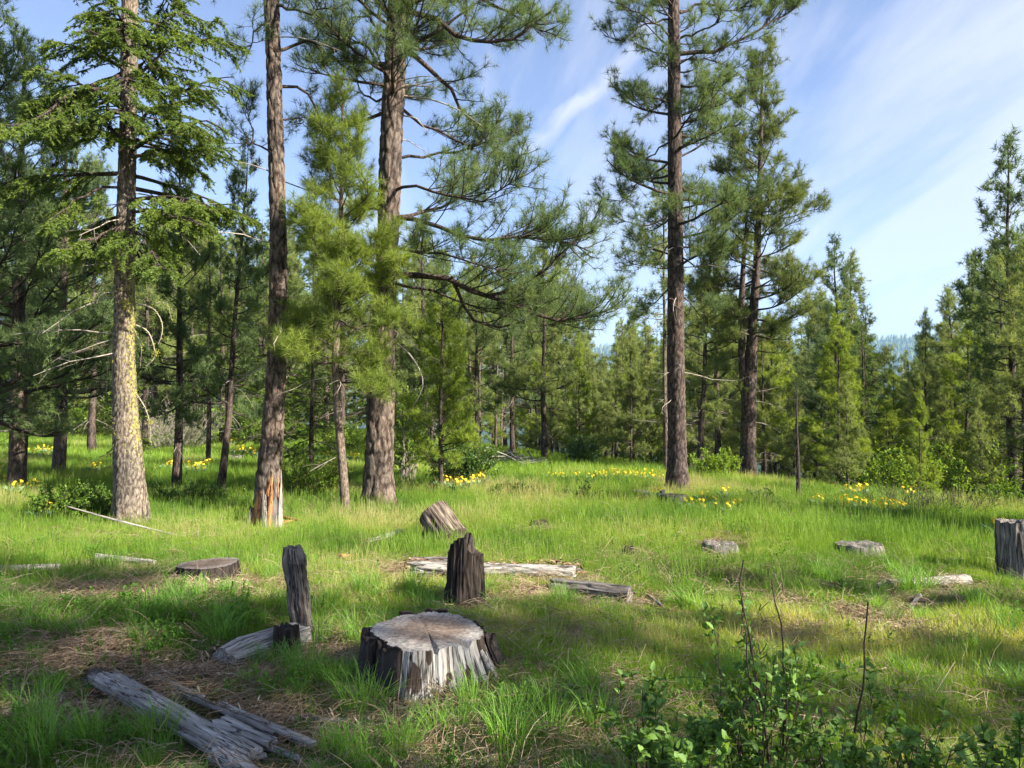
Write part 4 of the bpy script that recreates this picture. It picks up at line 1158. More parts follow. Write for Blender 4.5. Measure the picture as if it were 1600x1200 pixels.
def leaves_simple(mb, P, D, Ln, Wd, g):
    n = len(P); Ln = np.broadcast_to(Ln, (n,))[:, None]; Wd = np.broadcast_to(Wd, (n,))[:, None]
    sd_ = unit(np.cross(D, rand_dirs(n, g) * 0.6 + np.array([0, 0, 1.0]))); up = np.cross(sd_, D)
    V = np.stack([P, P + D * Ln * .5 - sd_ * Wd * .5 + up * Wd * .2, P + D * Ln, P + D * Ln * .5 + sd_ * Wd * .5 + up * Wd * .2], 1)
    i = np.arange(n)[:, None] * 4
    mb.add(V.reshape(-1, 3), T=np.concatenate([i + np.array([0, 1, 2]), i + np.array([0, 2, 3])]), tint=np.repeat(g.random(n), 4))


def leaves(mb, P, D, Ln, Wd, g, tint=None, fold=0.25):
    """six-point leaves: P base, D direction"""
    n = len(P); Ln = np.broadcast_to(Ln, (n,))[:, None]; Wd = np.broadcast_to(Wd, (n,))[:, None]
    sd_ = unit(np.cross(D, rand_dirs(n, g) * 0.6 + np.array([0, 0, 1.0]))); up = np.cross(sd_, D)
    a = P; m1 = P + D * Ln * 0.32; m2 = P + D * Ln * 0.7; e = P + D * Ln - up * Ln * 0.12
    V = np.stack([a, m1 - sd_ * Wd * .5 + up * Wd * fold, m2 - sd_ * Wd * .42 + up * Wd * fold * .6, e, m2 + sd_ * Wd * .42 + up * Wd * fold * .6, m1 + sd_ * Wd * .5 + up * Wd * fold, m1, m2], 1)
    i = np.arange(n)[:, None] * 8
    Q = np.concatenate([i + np.array([1, 2, 7, 6]), i + np.array([6, 7, 4, 5])])
    T = np.concatenate([i + np.array([0, 1, 6]), i + np.array([0, 6, 5]), i + np.array([2, 3, 7]), i + np.array([7, 3, 4])])
    mb.add(V.reshape(-1, 3), T=T, Q=Q, tint=np.repeat(g.random(n) if tint is None else tint, 8))


def shrub(name, loc, h, w, nst, nleaf, leaf, stem, label, seed, lsize=0.035, cat='shrub', group=None, up=0.9, stem_r=0.006, separate=False, droop=0.1, low=0.25):
    g = np.random.default_rng(seed)
    root = empty(name, loc, label, cat, group)
    az = g.random(nst) * 6.28; sp = g.random(nst) ** .6
    S = np.stack([np.cos(az) * sp * w * 0.22, np.sin(az) * sp * w * .22, np.full(nst, -0.03)], 1)
    D = unit(np.stack([np.cos(az) * sp * w * 0.5 / h, np.sin(az) * sp * w * .5 / h, np.full(nst, up)], 1))
    P1 = grow(S, D, h * g.uniform(0.6, 1.05, nst), 8, 0.1, 0.07, g)
    sb = MB()
    if separate:
        for i in range(nst):
            mb = MB(); tubes(mb, P1[i:i + 1], stem_r * np.linspace(1.2, .45, 8)[None], 6); link('stem', mb.mesh('stem', stem, True), root)
    else:
        tubes(sb, P1, np.full((nst, 8), stem_r) * np.linspace(1.2, .4, 8), 4)
    b2 = np.repeat(np.arange(nst), 7); t2 = g.uniform(low, 1, len(b2)); s2, tg = pick(P1, b2, t2)
    D2 = unit(tg * .7 + rand_dirs(len(b2), g) * .75); P2 = grow(s2, D2, h * g.uniform(.12, .34, len(b2)), 5, .25, .1, g)
    tubes(sb, P2, np.full((len(b2), 5), stem_r * .5) * np.linspace(1, .4, 5), 4)
    bi = g.integers(0, len(b2), nleaf); s3, tg3 = pick(P2, bi, g.uniform(.1, 1, nleaf))
    D3 = unit(tg3 * .4 + rand_dirs(nleaf, g) + np.array([0, 0, -droop + .25]))
    lb = MB(); (leaves if separate else leaves_simple)(lb, s3, D3, lsize * g.uniform(.6, 1.25, nleaf), lsize * .62 * g.uniform(.7, 1.2, nleaf), g)
    tag(link('twigs', sb.mesh('twigs', stem, True), root), kind='stuff')
    if nleaf: tag(link('foliage', lb.mesh('foliage', leaf), root), kind='stuff')
    return root


def S_px(px, py, *a, **k):
    b, d = hit(px, py)
    return shrub(k.pop('name', 'shrub'), b, *a, **k)


S_px(722, 762, 1.05, 1.3, 60, 9000, M['shrub_dark'], M['shrubstem'], 'large round green bush right of the biggest pine', 1, lsize=.05)
b = gp(912, 22.5); shrub('shrub', b, 0.95, 1.2, 50, 6000, M['shrub_dark'], M['shrubstem'], 'dark round bush in front of the central wood', 2, lsize=.06)
S_px(636, 757, 2.0, 0.75, 50, 7000, M['shrub_bright'], M['deadtwig'], 'tall bright yellow-green shrub behind the biggest pine', 3, lsize=.06, up=1.4, low=.25, droop=0)
S_px(482, 776, .80, 1.5, 60, 7500, M['shrub_bright'], M['shrubstem'], 'low spreading bright bush between the slim pine and young pine', 4, lsize=.04)
S_px(110, 815, .62, 1.3, 50, 6500, M['shrub'], M['shrubstem'], 'leafy rose bush left of the lichen fir', 5, lsize=.04)
S_px(165, 812, .48, .8, 30, 3500, M['shrub'], M['shrubstem'], 'small leafy bush touching the foot of the lichen fir', 6, lsize=.035)
S_px(800, 776, .30, 1.3, 50, 3500, M['shrub'], M['shrubstem'], 'low yellow-tipped shrub in the middle of the meadow', 7, lsize=.045)
S_px(300, 788, .45, 2.4, 60, 7000, M['shrub_dark'], M['shrubstem'], 'low dark patch of bush between the left trunks', 8, lsize=.04)
S_px(1182, 785, .28, .6, 20, 900, M['shrub_dark'], M['shrubstem'], 'small leafy bush in front of the double-stemmed pine', 9, lsize=.05)
S_px(905, 785, .40, .5, 9, 300, M['shrub_dark'], M['shrubstem'], 'wispy seedling alone in the middle of the meadow', 10, lsize=.045)
S_px(1560, 800, .55, 1.6, 50, 5500, M['shrub'], M['shrubstem'], 'green bush behind the stump at the right edge', 12, lsize=.045)
shrub('shrub', gp(1112, 18.3), .8, 1.2, 40, 3600, M['shrub_bright'], M['shrubstem'], 'bright yellow-green bush between the two right pines', 13, lsize=.06)
shrub('shrub', gp(268, 29), 1.9, 4.2, 120, 2600, M['shrub'], M['deadtwig'], 'pale twiggy thicket behind the left trunks', 14, lsize=.06, stem_r=.009)
shrub('shrub', gp(100, 37), 2.8, 6.5, 90, 7500, M['shrub_bright'], M['shrubstem'], 'sunlit leafy thicket at the back of the left meadow', 15, lsize=.11)
shrub('shrub', gp(400, 31), 2.2, 4.0, 60, 5000, M['shrub'], M['shrubstem'], 'leafy thicket behind the slim pine', 16, lsize=.10)
shrub('shrub', gp(550, 27), 1.1, 2.8, 60, 4500, M['shrub_bright'], M['shrubstem'], 'sunlit low bushes beyond the young pine', 17, lsize=.08)
shrub('shrub', gp(1385, 19.5), 1.5, 3.0, 60, 5200, M['shrub_bright'], M['shrubstem'], 'bright bush at the foot of the right slope pines', 18, lsize=.08)
shrub('shrub', gp(1480, 20), 1.6, 3.4, 60, 6200, M['shrub_bright'], M['shrubstem'], 'broad green bush under the right slope pines', 19, lsize=.08)
shrub('shrub', gp(1010, 26), .9, 4.0, 50, 3800, M['shrub'], M['shrubstem'], 'low green growth at the foot of the central wood', 20, lsize=.08)
# leafless grey brush at the right
for px, py, s in ((1440, 806, 31), (1490, 805, 32), (1400, 800, 33)):
    S_px(px, py, .55, 1.5, 46, 0, None, M['twig'], {31: 'bare grey-purple brush behind the right flowers, middle clump', 32: 'bare grey brush, rightmost clump near the young pines', 33: 'bare grey brush, leftmost clump beside the yellow flowers'}[s], s, stem_r=.005, name='bare_brush', cat='brush', group='bare brush at the right')
# foreground shrub stems
FG = [(1035, 2.75, .62, .45, 13, 900, 'leafy foreground bush, leftmost of the bottom right row'), (1165, 2.95, .80, .36, 12, 520, 'foreground bush with tall bare dark stems rising above its leaves'),
      (1120, 2.45, .34, .55, 14, 800, 'low leafy foreground bush in front of the bare dark stems'), (1335, 2.75, .66, .50, 14, 820, 'foreground bush with one long upright twig, bottom right'),
      (1260, 2.45, .30, .5, 12, 720, 'low leafy foreground bush between the two twiggy ones'), (1500, 2.7, .55, .50, 13, 780, 'leafy foreground bush at the bottom right corner'),
      (1420, 2.4, .28, .5, 12, 700, 'low leafy foreground bush near the bottom edge, right'), (1590, 2.5, .34, .5, 12, 640, 'leafy foreground bush cut by the right frame edge'), (1060, 2.35, .26, .4, 10, 480, 'lowest leafy foreground bush on the bottom edge')]
FG = [(a, b_, c_ * .92, d_ * .95, e_ + 3, int(f_ * 1.9), g_) for a, b_, c_, d_, e_, f_, g_ in FG]
for i, (px, dd, h, w, ns, nl, lb) in enumerate(FG):
    shrub('foreground_shrub', gp(px, dd), h, w, ns, nl, M['fgleaf'], M['shrubstem'], lb, 50 + i, lsize=.036, group='foreground bushes', separate=True, stem_r=.0032, low=.3)
for px, dd, h, lean, lb in ((1183, 2.9, 1.02, 0.0, 'tall bare dark twig rising from the foreground bush'), (1188, 3.0, .93, -0.01, 'second bare dark twig beside the tallest one'),
                            (1163, 2.9, .88, .02, 'short bare dark twig left of the tallest pair'), (1312, 2.9, .88, 0.02, 'lone upright bare twig right of the twiggy bush')):
    r_ = empty('bare_twig', gp(px, dd), lb, 'twig', 'bare twigs over the foreground bushes')
    g = np.random.default_rng(px); k = 12
    z = np.linspace(0, h, k); mb = MB(); tubes(mb, np.stack([np.cumsum(g.normal(size=k) * .010) + lean * z + .05 * np.sin(z * 2.5 + px), np.cumsum(g.normal(size=k) * .010), z], 1)[None], (np.linspace(.0045, .0022, k) * (1 + .3 * g.random(k)))[None], 6)
    link('stem', mb.mesh('stem', M['shrubstem'], True), r_)
    mb = MB(); S = np.stack([np.zeros(8), np.zeros(8), g.uniform(.3, .95, 8) * h], 1); a_ = g.random(8) * 6.28
    tubes(mb, grow(S, np.stack([np.cos(a_), np.sin(a_), np.full(8, .8)], 1), g.uniform(.015, .05, 8), 3, .2, .1, g), np.full((8, 3), .0018), 4)
    link('buds', mb.mesh('buds', M['shrubstem'], True), r_)

# ------------------------------------------------------------------ stumps and logs (local Z = grain)


def align(root, p0, p1, roll=0.0):
    v = (p1 - p0).normalized()
    q = v.to_track_quat('Z', 'Y')
    root.rotation_mode = 'QUATERNION'; root.rotation_quaternion = q @ Quaternion((0, 0, 1), roll)
    root.location = p0


def woody(root, Ln, prof, sides=64, rings=60, groove=0.02, gfreq=9, jag=0.0, jagf=4, mat=None, capmat=None, outline=None, dark=None, red=None, seed=1, bend=(0, 0), name='wood', cap='flat', both=False, chunk=0.0, jagfn=None, zf=1.2):
    """round timber along local Z, prof = [(t, radius)...]; outline(theta,t) multiplies the radius"""
    s = np.linspace(0, 1, rings); th = np.arange(sides) / sides * 2 * np.pi
    S, TH = np.meshgrid(s, th, indexing='ij')
    r = np.interp(s, [p[0] for p in prof], [p[1] for p in prof])[:, None] * np.ones_like(TH)
    r0 = np.mean(r)
    if outline is not None: r = r * outline(TH, S)
    C, D_ = np.cos(TH), np.sin(TH)
    k = gfreq * 0.5
    gr = fbm(C * k, D_ * k, S * Ln * zf, 4, seed); gr2 = fbm(C * k * 3.1, D_ * k * 3.1, S * Ln * zf * 2.2, 3, seed + 9)
    rid = 1 - np.abs(gr - 0.5) * 4
    r = r - groove * np.clip(rid, 0, 1) ** 2 + groove * 0.7 * (gr2 - .5)
    if chunk:
        ch = fbm(C * 1.6 + 3, D_ * 1.6, S * Ln * 3.5, 3, seed + 20)
        r = r - chunk * np.clip((ch - 0.55) * 6, 0, 1)
    if jagfn is not None: jj = jagfn(TH)
    else:
        jj = np.clip(fbm(C * jagf * .4 + 5, D_ * jagf * .4, None, 3, seed + 30) - .25, 0, 1) * jag * 1.6 + jag * 0.5 * vnoise(C * jagf * 2, D_ * jagf * 2, None, seed + 31)
    U = S * (1 - jj)
    if both and cap != 'flat': U = U + (1 - S) * (jag + .06) * .9 * vnoise(C * 3 + 7, D_ * 3, None, seed + 41)
    x = C * r + bend[0] * np.sin(U * np.pi * .5) * Ln; y = D_ * r + bend[1] * np.sin(U * np.pi * .5) * Ln; z = U * Ln
    idx = np.arange(rings * sides).reshape(rings, sides); a, b = idx[:-1], idx[1:]
    Q = np.stack([a, np.roll(a, -1, 1), np.roll(b, -1, 1), b], -1).reshape(-1, 4)
    mb = MB(); V = np.stack([x, y, z], -1)
    dk = dark(TH, S) if dark is not None else 0 * TH; rd = red(TH, S) if red is not None else 0 * TH
    mb.add(V.reshape(-1, 3), Q=Q, dark=dk.ravel(), red=rd.ravel(), gx=(C * r0).ravel(), gy=(D_ * r0).ravel(), gz=(U * Ln).ravel())
    o = link(name, mb.mesh(name, mat, True), root)
    for end in ((-1, 0) if both else (-1,)):
        E = V[end]; c = E.mean(0)
        if cap == 'hollow': c = c - np.array([0, 0, Ln * 0.14])
        fr = [1.0, .9, .75, .55, .3, .0]
        VV, g = [], np.random.default_rng(seed)
        for i, f in enumerate(fr):
            ring = c + (E - c) * f
            if 0 < i: ring = ring + np.stack([np.zeros(sides)] * 2 + [(fbm(ring[:, 0] * 14, ring[:, 1] * 14, None, 3, seed + 2) - .5) * 0.02 * (2.5 if cap != 'flat' else .8)], 1)
            VV.append(ring)
        VV = np.stack(VV); n = len(fr); ix = np.arange(n * sides).reshape(n, sides)
        a, b = ix[:-1], ix[1:]
        Qc = np.stack([a, np.roll(a, -1, 1), np.roll(b, -1, 1), b], -1).reshape(-1, 4)
        if end == 0: Qc = Qc[:, ::-1]
        m2 = MB(); m2.add(VV.reshape(-1, 3), Q=Qc, dark=(0.0 if cap == 'flat' else 0.3) + 0 * VV[..., 0].ravel())
        link('cut_face' if cap == 'flat' else 'broken_top', m2.mesh('cut_face', capmat or mat, cap == 'flat'), root)
    return o


def slab(root, th0, th1, z0, z1, r_in, thick, mat, seed, name='bark_slab', lean=0.0, n=18):
    """curved bark slab hugging a round timber between two angles"""
    g = np.random.default_rng(seed); m = 10
    T_, Z_ = np.meshgrid(np.linspace(th0, th1, n), np.linspace(0, 1, m), indexing='ij')
    top = z1 - (z1 - z0) * 0.25 * vnoise(T_ * 9, T_ * 0, None, seed); bot = z0 + (z1 - z0) * .1 * vnoise(T_ * 7, T_ * 0 + 3, None, seed)
    zz = bot + (top - bot) * Z_
    ri = r_in(T_, zz) + .004; ro = ri + thick * (.6 + .8 * fbm(T_ * 7, zz * 18, None, 3, seed)) * np.clip(np.minimum(T_ - th0, th1 - T_) * 14 + .35, 0, 1)
    def pos(r): return np.stack([np.cos(T_) * r, np.sin(T_) * r, zz], -1)
    A, B = pos(ri), pos(ro)
    idx = np.arange(n * m).reshape(n, m)
    q = lambda i: np.stack([i[:-1, :-1], i[1:, :-1], i[1:, 1:], i[:-1, 1:]], -1).reshape(-1, 4)
    Qs = [q(idx)[:, ::-1], q(idx + n * m)]
    for e in (idx[0], idx[-1], idx[:, 0], idx[:, -1]):
        Qs.append(np.stack([e[:-1], e[1:], e[1:] + n * m, e[:-1] + n * m], -1))
    mb = MB(); mb.add(np.concatenate([A.reshape(-1, 3), B.reshape(-1, 3)]), Q=np.concatenate(Qs), dark=0.5)
    return link(name, mb.mesh(name, mat), root)


def log(name, a, b, r0, r1, label, cat='log', mat='grey', cap='flat', sink=0.5, seed=1, lift=0.0, both=True, group=None, bend=(0, 0), **k):
    """a, b photo pixels on the ground"""
    pa, _ = hit(*a) if not isinstance(a, Vector) else (a, 0); pb, _ = hit(*b) if not isinstance(b, Vector) else (b, 0)
    pa = pa + Vector((0, 0, r0 * sink)); pb = pb + Vector((0, 0, r1 * sink + lift))
    root = empty(name, pa, label, cat, group)
    align(root, pa, pb)
    ln = (pb - pa).length
    woody(root, ln, [(0, r0), (1, r1)], mat=M[mat], capmat=M['cutdark'] if cap == 'flat' else M[mat], cap=cap, seed=seed, both=both, bend=bend, **k)
    return root


def build_wood():
    # big cut stump
    c0 = Vector((-0.49, 4.50, 0)); c0.z = float(Hf(c0.x, c0.y)) - 0.03
    root = empty('cut_stump', c0, 'broad silver cut stump with a flat ringed top in the foreground', 'stump')
    Ln = 0.300
    def outl(TH, S):
        # corners towards the front left, flare towards the right foot
        an = np.array([16, 55, 87, 137, 176, 200, 224, 245, 260, 275, 299, 338, 376]); ra = np.array([.305, .325, .35, .324, .341, .300, .287, .325, .362, .335, .32, .353, .305]) / .318
        dg = np.mod(np.degrees(TH) - 16, 360) + 16
        o = np.interp(dg, an, ra) + .012 * np.cos(TH * 9) + .008 * np.cos(TH * 17 + 1)
        fl = np.exp(-((np.angle(np.exp(1j * (TH - R(-20))))) / 0.7) ** 2)
        fr = np.exp(-((np.angle(np.exp(1j * (TH - R(-95))))) / 0.5) ** 2)
        return o * (1 + (1 - S) ** 1.6 * (0.34 * fl + 0.12 * fr))
    def dk(TH, S):
        a = np.angle(np.exp(1j * (TH - R(208))))
        b = np.angle(np.exp(1j * (TH - R(10))))
        return 0.85 * (np.abs(a) < 0.80) + 0.6 * np.exp(-(b / .5) ** 2) + 0.18 * np.exp(-S * 8) + 0.6 * np.clip((fbm(TH * 7, S * 2.2, None, 3, 8) - .57) * 9, 0, 1) * (np.cos(TH - R(-50)) > .45)
    woody(root, Ln, [(0, .36), (.4, .335), (1, .318)], 240, 60, .022, 34, mat=M['silver'], capmat=M['cutgrey'], outline=outl, dark=dk, seed=5, zf=.6,
          jagfn=lambda TH: 0.02 + 0.05 * np.cos(TH + 1.3) + .05 * vnoise(np.cos(TH) * 6, np.sin(TH) * 6, None, 3) + .10 * (np.abs(np.angle(np.exp(1j * (TH - R(318))))) < .10) + .08 * (np.abs(np.angle(np.exp(1j * (TH - R(285))))) < .03))
    rin = lambda T_, z: np.interp(z, [0, Ln * .4, Ln], [.36, .335, .318]) * outl(T_, np.clip(z / Ln, 0, 1))
    slab(root, R(166), R(212), .02, Ln * 1.04, rin, .035, M['char'], 1)
    slab(root, R(214), R(254), .0, Ln * 1.0, rin, .022, M['char'], 12)
    slab(root, R(-12), R(22), .02, Ln * .99, rin, .05, M['char'], 2)
    slab(root, R(24), R(60), .05, Ln * .95, rin, .045, M['char'], 3)
    slab(root, R(75), R(125), .10, Ln * 1.13, rin, .045, M['char'], 4)
    slab(root, R(128), R(166), .05, Ln * .98, rin, .03, M['char'], 6)
    # a pale splinter standing off the right foot
    mb = MB(); tubes(mb, np.array([[(.30, -.14, .24), (.36, -.20, .15), (.44, -.26, .05), (.50, -.28, -.02)]]), np.array([[.012, .018, .014, .004]]), 6, dark=np.zeros(1)); link('splinter', mb.mesh('splinter', M['grey'], True), root)
    # loose bark strip lying along the back rim
    # standing grey snag
    a, d = hit(476, 1005)
    a.z -= .05
    b = Vector(at(457, 850, d + .05)); root = empty('grey_snag', a, 'tall narrow grey weathered snag leaning slightly left', 'snag'); align(root, a, b, 1.0)
    woody(root, (b - a).length, [(0, .105), (.12, .088), (.5, .082), (.9, .078), (1, .060)], 84, 150, .026, 10, .05, 3, M['oldgrey'], M['oldgrey'], seed=15, cap='broken', chunk=.018, zf=3.2,
          dark=lambda T_, S: 0.42 - 0.4 * (S > .86), red=lambda T_, S: .35 * (S < .35), outline=lambda T_, S: 1 + .12 * np.cos(T_ * 2 + S * 3) + .07 * np.cos(T_ * 5 + 1))
    # black little stump in front of it and the rounded log
    a, d = hit(448, 1034); b = Vector(at(448, 972, d + .02)); a.z -= .03
    root = empty('burnt_stump', a, 'small black burnt stump at the end of the rounded grey log', 'stump'); align(root, a, b)
    woody(root, (b - a).length, [(0, .098), (1, .085)], 64, 50, .02, 12, .18, 4, M['char'], M['char'], seed=17, cap='broken', chunk=.01)
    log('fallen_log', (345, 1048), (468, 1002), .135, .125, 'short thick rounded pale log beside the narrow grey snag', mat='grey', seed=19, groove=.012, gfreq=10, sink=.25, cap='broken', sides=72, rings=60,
        outline=lambda T_, S: (1 + .1 * np.cos(T_ * 2 + .5)) * (0.72 + .28 * np.clip(S * 4, 0, 1)), dark=lambda T_, S: .25 * (np.sin(T_) < -.1))  # darker along the underside
    # charred hollow stump in the middle
    a, d = hit(726, 944); a.z -= .04; b = Vector((a.x + .005, a.y + .03, a.z + .585))
    root = empty('charred_stump', a, 'tall black charred stump with a ragged slanting top', 'stump'); align(root, a, b)
    def jg(TH):
        x = np.cos(TH)
        return np.clip(.17 - .20 * np.exp(-((x + .05) / .35) ** 2) - .09 * (x > 0) * (x < .8) + .02, 0.0, .4) + .05 * vnoise(np.cos(TH) * 7, np.sin(TH) * 7, None, 4) + .06 * (x < -.35) + .05 * (x > .82)
    woody(root, .60, [(0, .195), (.1, .180), (.5, .165), (1, .150)], 120, 100, .026, 16, mat=M['char'], capmat=M['char'], seed=23, cap='hollow', jagfn=jg, chunk=.012, red=lambda T_, S: .32 * (S < .3) + .25 * np.exp(-((np.angle(np.exp(1j * (T_ - R(285))))) / .18) ** 2), zf=1.3)
    # tilted log section behind it
    p0 = at(706, 842, 9.6); p1 = at(673, 796, 9.85)
    root = empty('tilted_log', p0, 'stubby sunlit log section tilted on end behind the charred stump', 'log'); align(root, Vector(p0), Vector(p1))
    woody(root, .50, [(0, .215), (1, .195)], 80, 60, .030, 9, mat=M['logbark'], capmat=M['cutdark'], seed=27, outline=lambda T_, S: 1 + .08 * np.cos(T_ * 2 + 1), jagfn=lambda TH: .03 * np.cos(TH) + .05, both=True)
    # long fallen log with bark debris
    log('fallen_log', (632, 902), (905, 908), .078, .070, 'long pale fallen log with red bark crumbs behind the charred stump', mat='grey', seed=29, groove=.012, gfreq=8, cap='broken', sides=48, rings=160, chunk=.022, sink=1.0, zf=2.5, jag=.06,
        red=lambda T_, S: .28 * (fbm(T_ * 2, S * 9, None, 3, 5) > .5), dark=lambda T_, S: .18 + .25 * (fbm(T_ * 2 + 9, S * 12, None, 3, 6) > .55))
    log('fallen_log', (860, 925), (985, 945), .07, .085, 'broken dark-ended continuation of the long fallen log', mat='oldgrey', seed=31, groove=.016, gfreq=8, cap='broken', sides=40, rings=90, chunk=.015, sink=.8)
    log('wood_slab', (845, 893), (908, 899), .03, .026, 'thin sunlit board lying behind the long fallen log', cat='wood', mat='grey', seed=33, sides=20, rings=40, groove=.006, sink=1.4)
    log('wood_slab', (640, 893), (700, 893), .03, .03, 'red-brown rotten slab at the left end of the long fallen log', cat='wood', mat='oldgrey', seed=34, sides=20, rings=40, groove=.008, sink=3.5, cap='broken')
    # low dark cut stump left
    a, d = hit(326, 905); a.z -= .03; b = a + Vector((0, 0, .17))
    root = empty('low_stump', a, 'low wide dark cut stump above the patch of wood chips', 'stump'); align(root, a, b)
    woody(root, .18, [(0, .30), (1, .27)], 100, 30, .02, 16, mat=M['char'], capmat=M['cutdark'], seed=37, outline=lambda T_, S: 1 + .06 * np.cos(T_ * 3), jagfn=lambda TH: .05 + .05 * np.cos(TH), dark=lambda T_, S: .1 + 0 * T_)
    # logs in the left foreground: planks of a collapsed trunk
    log('fallen_log', (150, 1060), (400, 1200), .072, .066, 'main silver fallen trunk in the left foreground', mat='grey', seed=41, groove=.013, gfreq=12, cap='broken', sides=64, rings=160, sink=.35, chunk=.01,
        outline=lambda T_, S: 1 + .26 * np.cos(2 * T_ + .3), dark=lambda T_, S: .4 * (S < .07) + .12, red=lambda T_, S: .25 * (S < .12), jag=.03)
    log('branch', (232, 1062), (318, 1104), .024, .026, 'short bark-covered grey branch behind the foreground trunk', cat='branch', mat='grey', seed=43, groove=.005, sides=20, rings=50, sink=.9, cap='broken')
    log('branch', (342, 1118), (492, 1176), .030, .024, 'long round grey branch right of the foreground trunk', cat='branch', mat='grey', seed=44, groove=.004, sides=24, rings=70, sink=1.0, cap='broken')
    log('branch', (370, 1160), (470, 1195), .022, .018, 'thin grey branch below the long round one', cat='branch', mat='grey', seed=46, groove=.004, sides=16, rings=50, sink=.9, cap='broken')
    log('wood_slab', (340, 1160), (425, 1182), .045, .03, 'flat splintered grey slab on the lower end of the foreground trunk', cat='wood', mat='grey', seed=45, groove=.012, sides=28, rings=40, sink=1.6, cap='broken', outline=lambda T_, S: 1 + .35 * np.cos(2 * T_))
    log('wood_slab', (345, 1195), (400, 1235), .05, .04, 'pale slab at the very bottom edge, left', cat='wood', mat='grey', seed=47, groove=.012, sides=28, rings=40, sink=1.0, cap='broken', outline=lambda T_, S: 1 + .3 * np.cos(2 * T_))
    log('branch', (450, 1130), (625, 1140), .022, .018, 'half-buried grey branch in front of the broad cut stump', cat='branch', mat='oldgrey', seed=48, groove=.005, sides=16, rings=60, sink=.9, cap='broken')
    log('wood_slab', (190, 1098), (345, 1192), .030, .024, 'long thin grey slat split off below the foreground trunk', cat='wood', mat='grey', seed=145, groove=.010, sides=22, rings=90, sink=.8, cap='broken', outline=lambda T_, S: 1 + .4 * np.cos(2 * T_), jag=.1)
    log('wood_slab', (270, 1098), (440, 1172), .026, .022, 'thin split slat lying on the upper side of the foreground trunk', cat='wood', mat='oldgrey', seed=146, groove=.010, sides=22, rings=90, sink=2.6, cap='broken', outline=lambda T_, S: 1 + .4 * np.cos(2 * T_ + 1), jag=.1)
    log('stick', (58, 1040), (86, 1062), .011, .010, 'short white stick left of the foreground trunk, upper one', cat='stick', mat='grey', seed=49, groove=.002, sides=10, rings=20, sink=1.6)
    log('stick', (92, 1095), (105, 1115), .013, .009, 'short white stick left of the foreground trunk, lower one', cat='stick', mat='grey', seed=50, groove=.002, sides=10, rings=20, sink=2.0)
    log('fallen_log', (-60, 898), (92, 892), .045, .04, 'narrow grey log at the left frame edge', mat='grey', seed=51, groove=.008, sides=28, rings=80, sink=.8, cap='broken')
    log('fallen_log', (148, 878), (242, 884), .04, .03, 'narrow sunlit grey log left of the low wide stump', mat='grey', seed=52, groove=.008, sides=28, rings=70, sink=1.1, cap='broken')
    log('branch', at(100, 790, 9.75), at(288, 833, 9.55), .010, .016, 'thin pale fallen branch crossing the foot of the lichen fir', cat='branch', mat='grey', seed=53, groove=.003, sides=14, rings=70, sink=.1, cap='broken', bend=(0, -.03))
    # splintered orange stump beside the slim pine
    a, d = hit(420, 824); a.z -= .05
    root = empty('splintered_stump', a, 'splintered orange and white broken stump at the foot of the slim pine', 'stump')
    g = np.random.default_rng(9)
    shards = [(-.17, .0, .36, .075, 'oldgrey'), (-.08, -.03, .62, .07, 'rot'), (-.02, -.06, .66, .075, 'oldgrey'), (.05, -.05, .80, .06, 'rot'), (.09, -.05, .92, .045, 'oldgrey'), (.14, -.02, .95, .028, 'grey'), (.0, .05, .88, .08, 'rot'), (.10, .04, .78, .06, 'rot'), (-.12, .03, .50, .07, 'oldgrey')]
    for i, (x, y, h, r, m) in enumerate(shards):
        x, y, h, r = x * 1.25, y * 1.2 - .06, h * 1.0, r * 1.3
        sub = bpy.data.objects.new('splinter', None)
        Sx = np.linspace(0, 1, 26); th = np.arange(14) / 14 * 6.2832
        SS, TT = np.meshgrid(Sx, th, indexing='ij')
        rr = r * (1 - .80 * SS ** 1.3) * (1 + .3 * (fbm(np.cos(TT) * 3, np.sin(TT) * 3, SS * h * 2, 3, 60 + i) - .5) * 2) * (1 + .3 * np.cos(2 * TT + i))
        zz = SS * h * (1 - .45 * vnoise(np.cos(TT) * 3, np.sin(TT) * 3, None, i + 3))
        rr = rr * np.where(SS > .97, .35, 1)
        V = np.stack([x + np.cos(TT) * rr + .12 * zz * x, y + np.sin(TT) * rr, zz], -1)
        idx = np.arange(26 * 14).reshape(26, 14); a_, b_ = idx[:-1], idx[1:]
        Q = np.stack([a_, np.roll(a_, -1, 1), np.roll(b_, -1, 1), b_], -1).reshape(-1, 4)
        mb = MB(); mb.add(V.reshape(-1, 3), Q=Q, dark=.1, red=.2 if m == 'grey' else 0)
        bpy.data.objects.remove(sub)
        link('splinter', mb.mesh('splinter', M[m], True), root)
    for i, (pa, pb, lb) in enumerate((((440, 815), (476, 820), 'orange bark crumb strip on the grass right of the splintered stump'), ((436, 824), (462, 817), 'shorter orange wood strip against the splintered stump'))):
        log('wood_slab', pa, pb, .028, .018, lb, cat='wood', mat='rot', seed=62 + i, groove=.008, sides=14, rings=30, sink=2.2, cap='broken')
    # stump at the right edge
    a, d = hit(1590, 905); a.z -= .04; b = a + Vector((.01, .02, .60))
    root = empty('tall_stump', a, 'dark weathered stump cut by the right frame edge', 'stump'); align(root, a, b)
    woody(root, .61, [(0, .225), (.15, .20), (1, .185)], 110, 90, .022, 13, mat=M['oldgrey'], capmat=M['oldgrey'], seed=71, cap='hollow', jag=.05, jagf=4, chunk=.02, dark=lambda T_, S: .30 + 0 * T_, zf=1.4)
    slab(root, R(180), R(225), .0, .22, lambda T_, z: .225 + 0 * T_, .05, M['char'], 8)
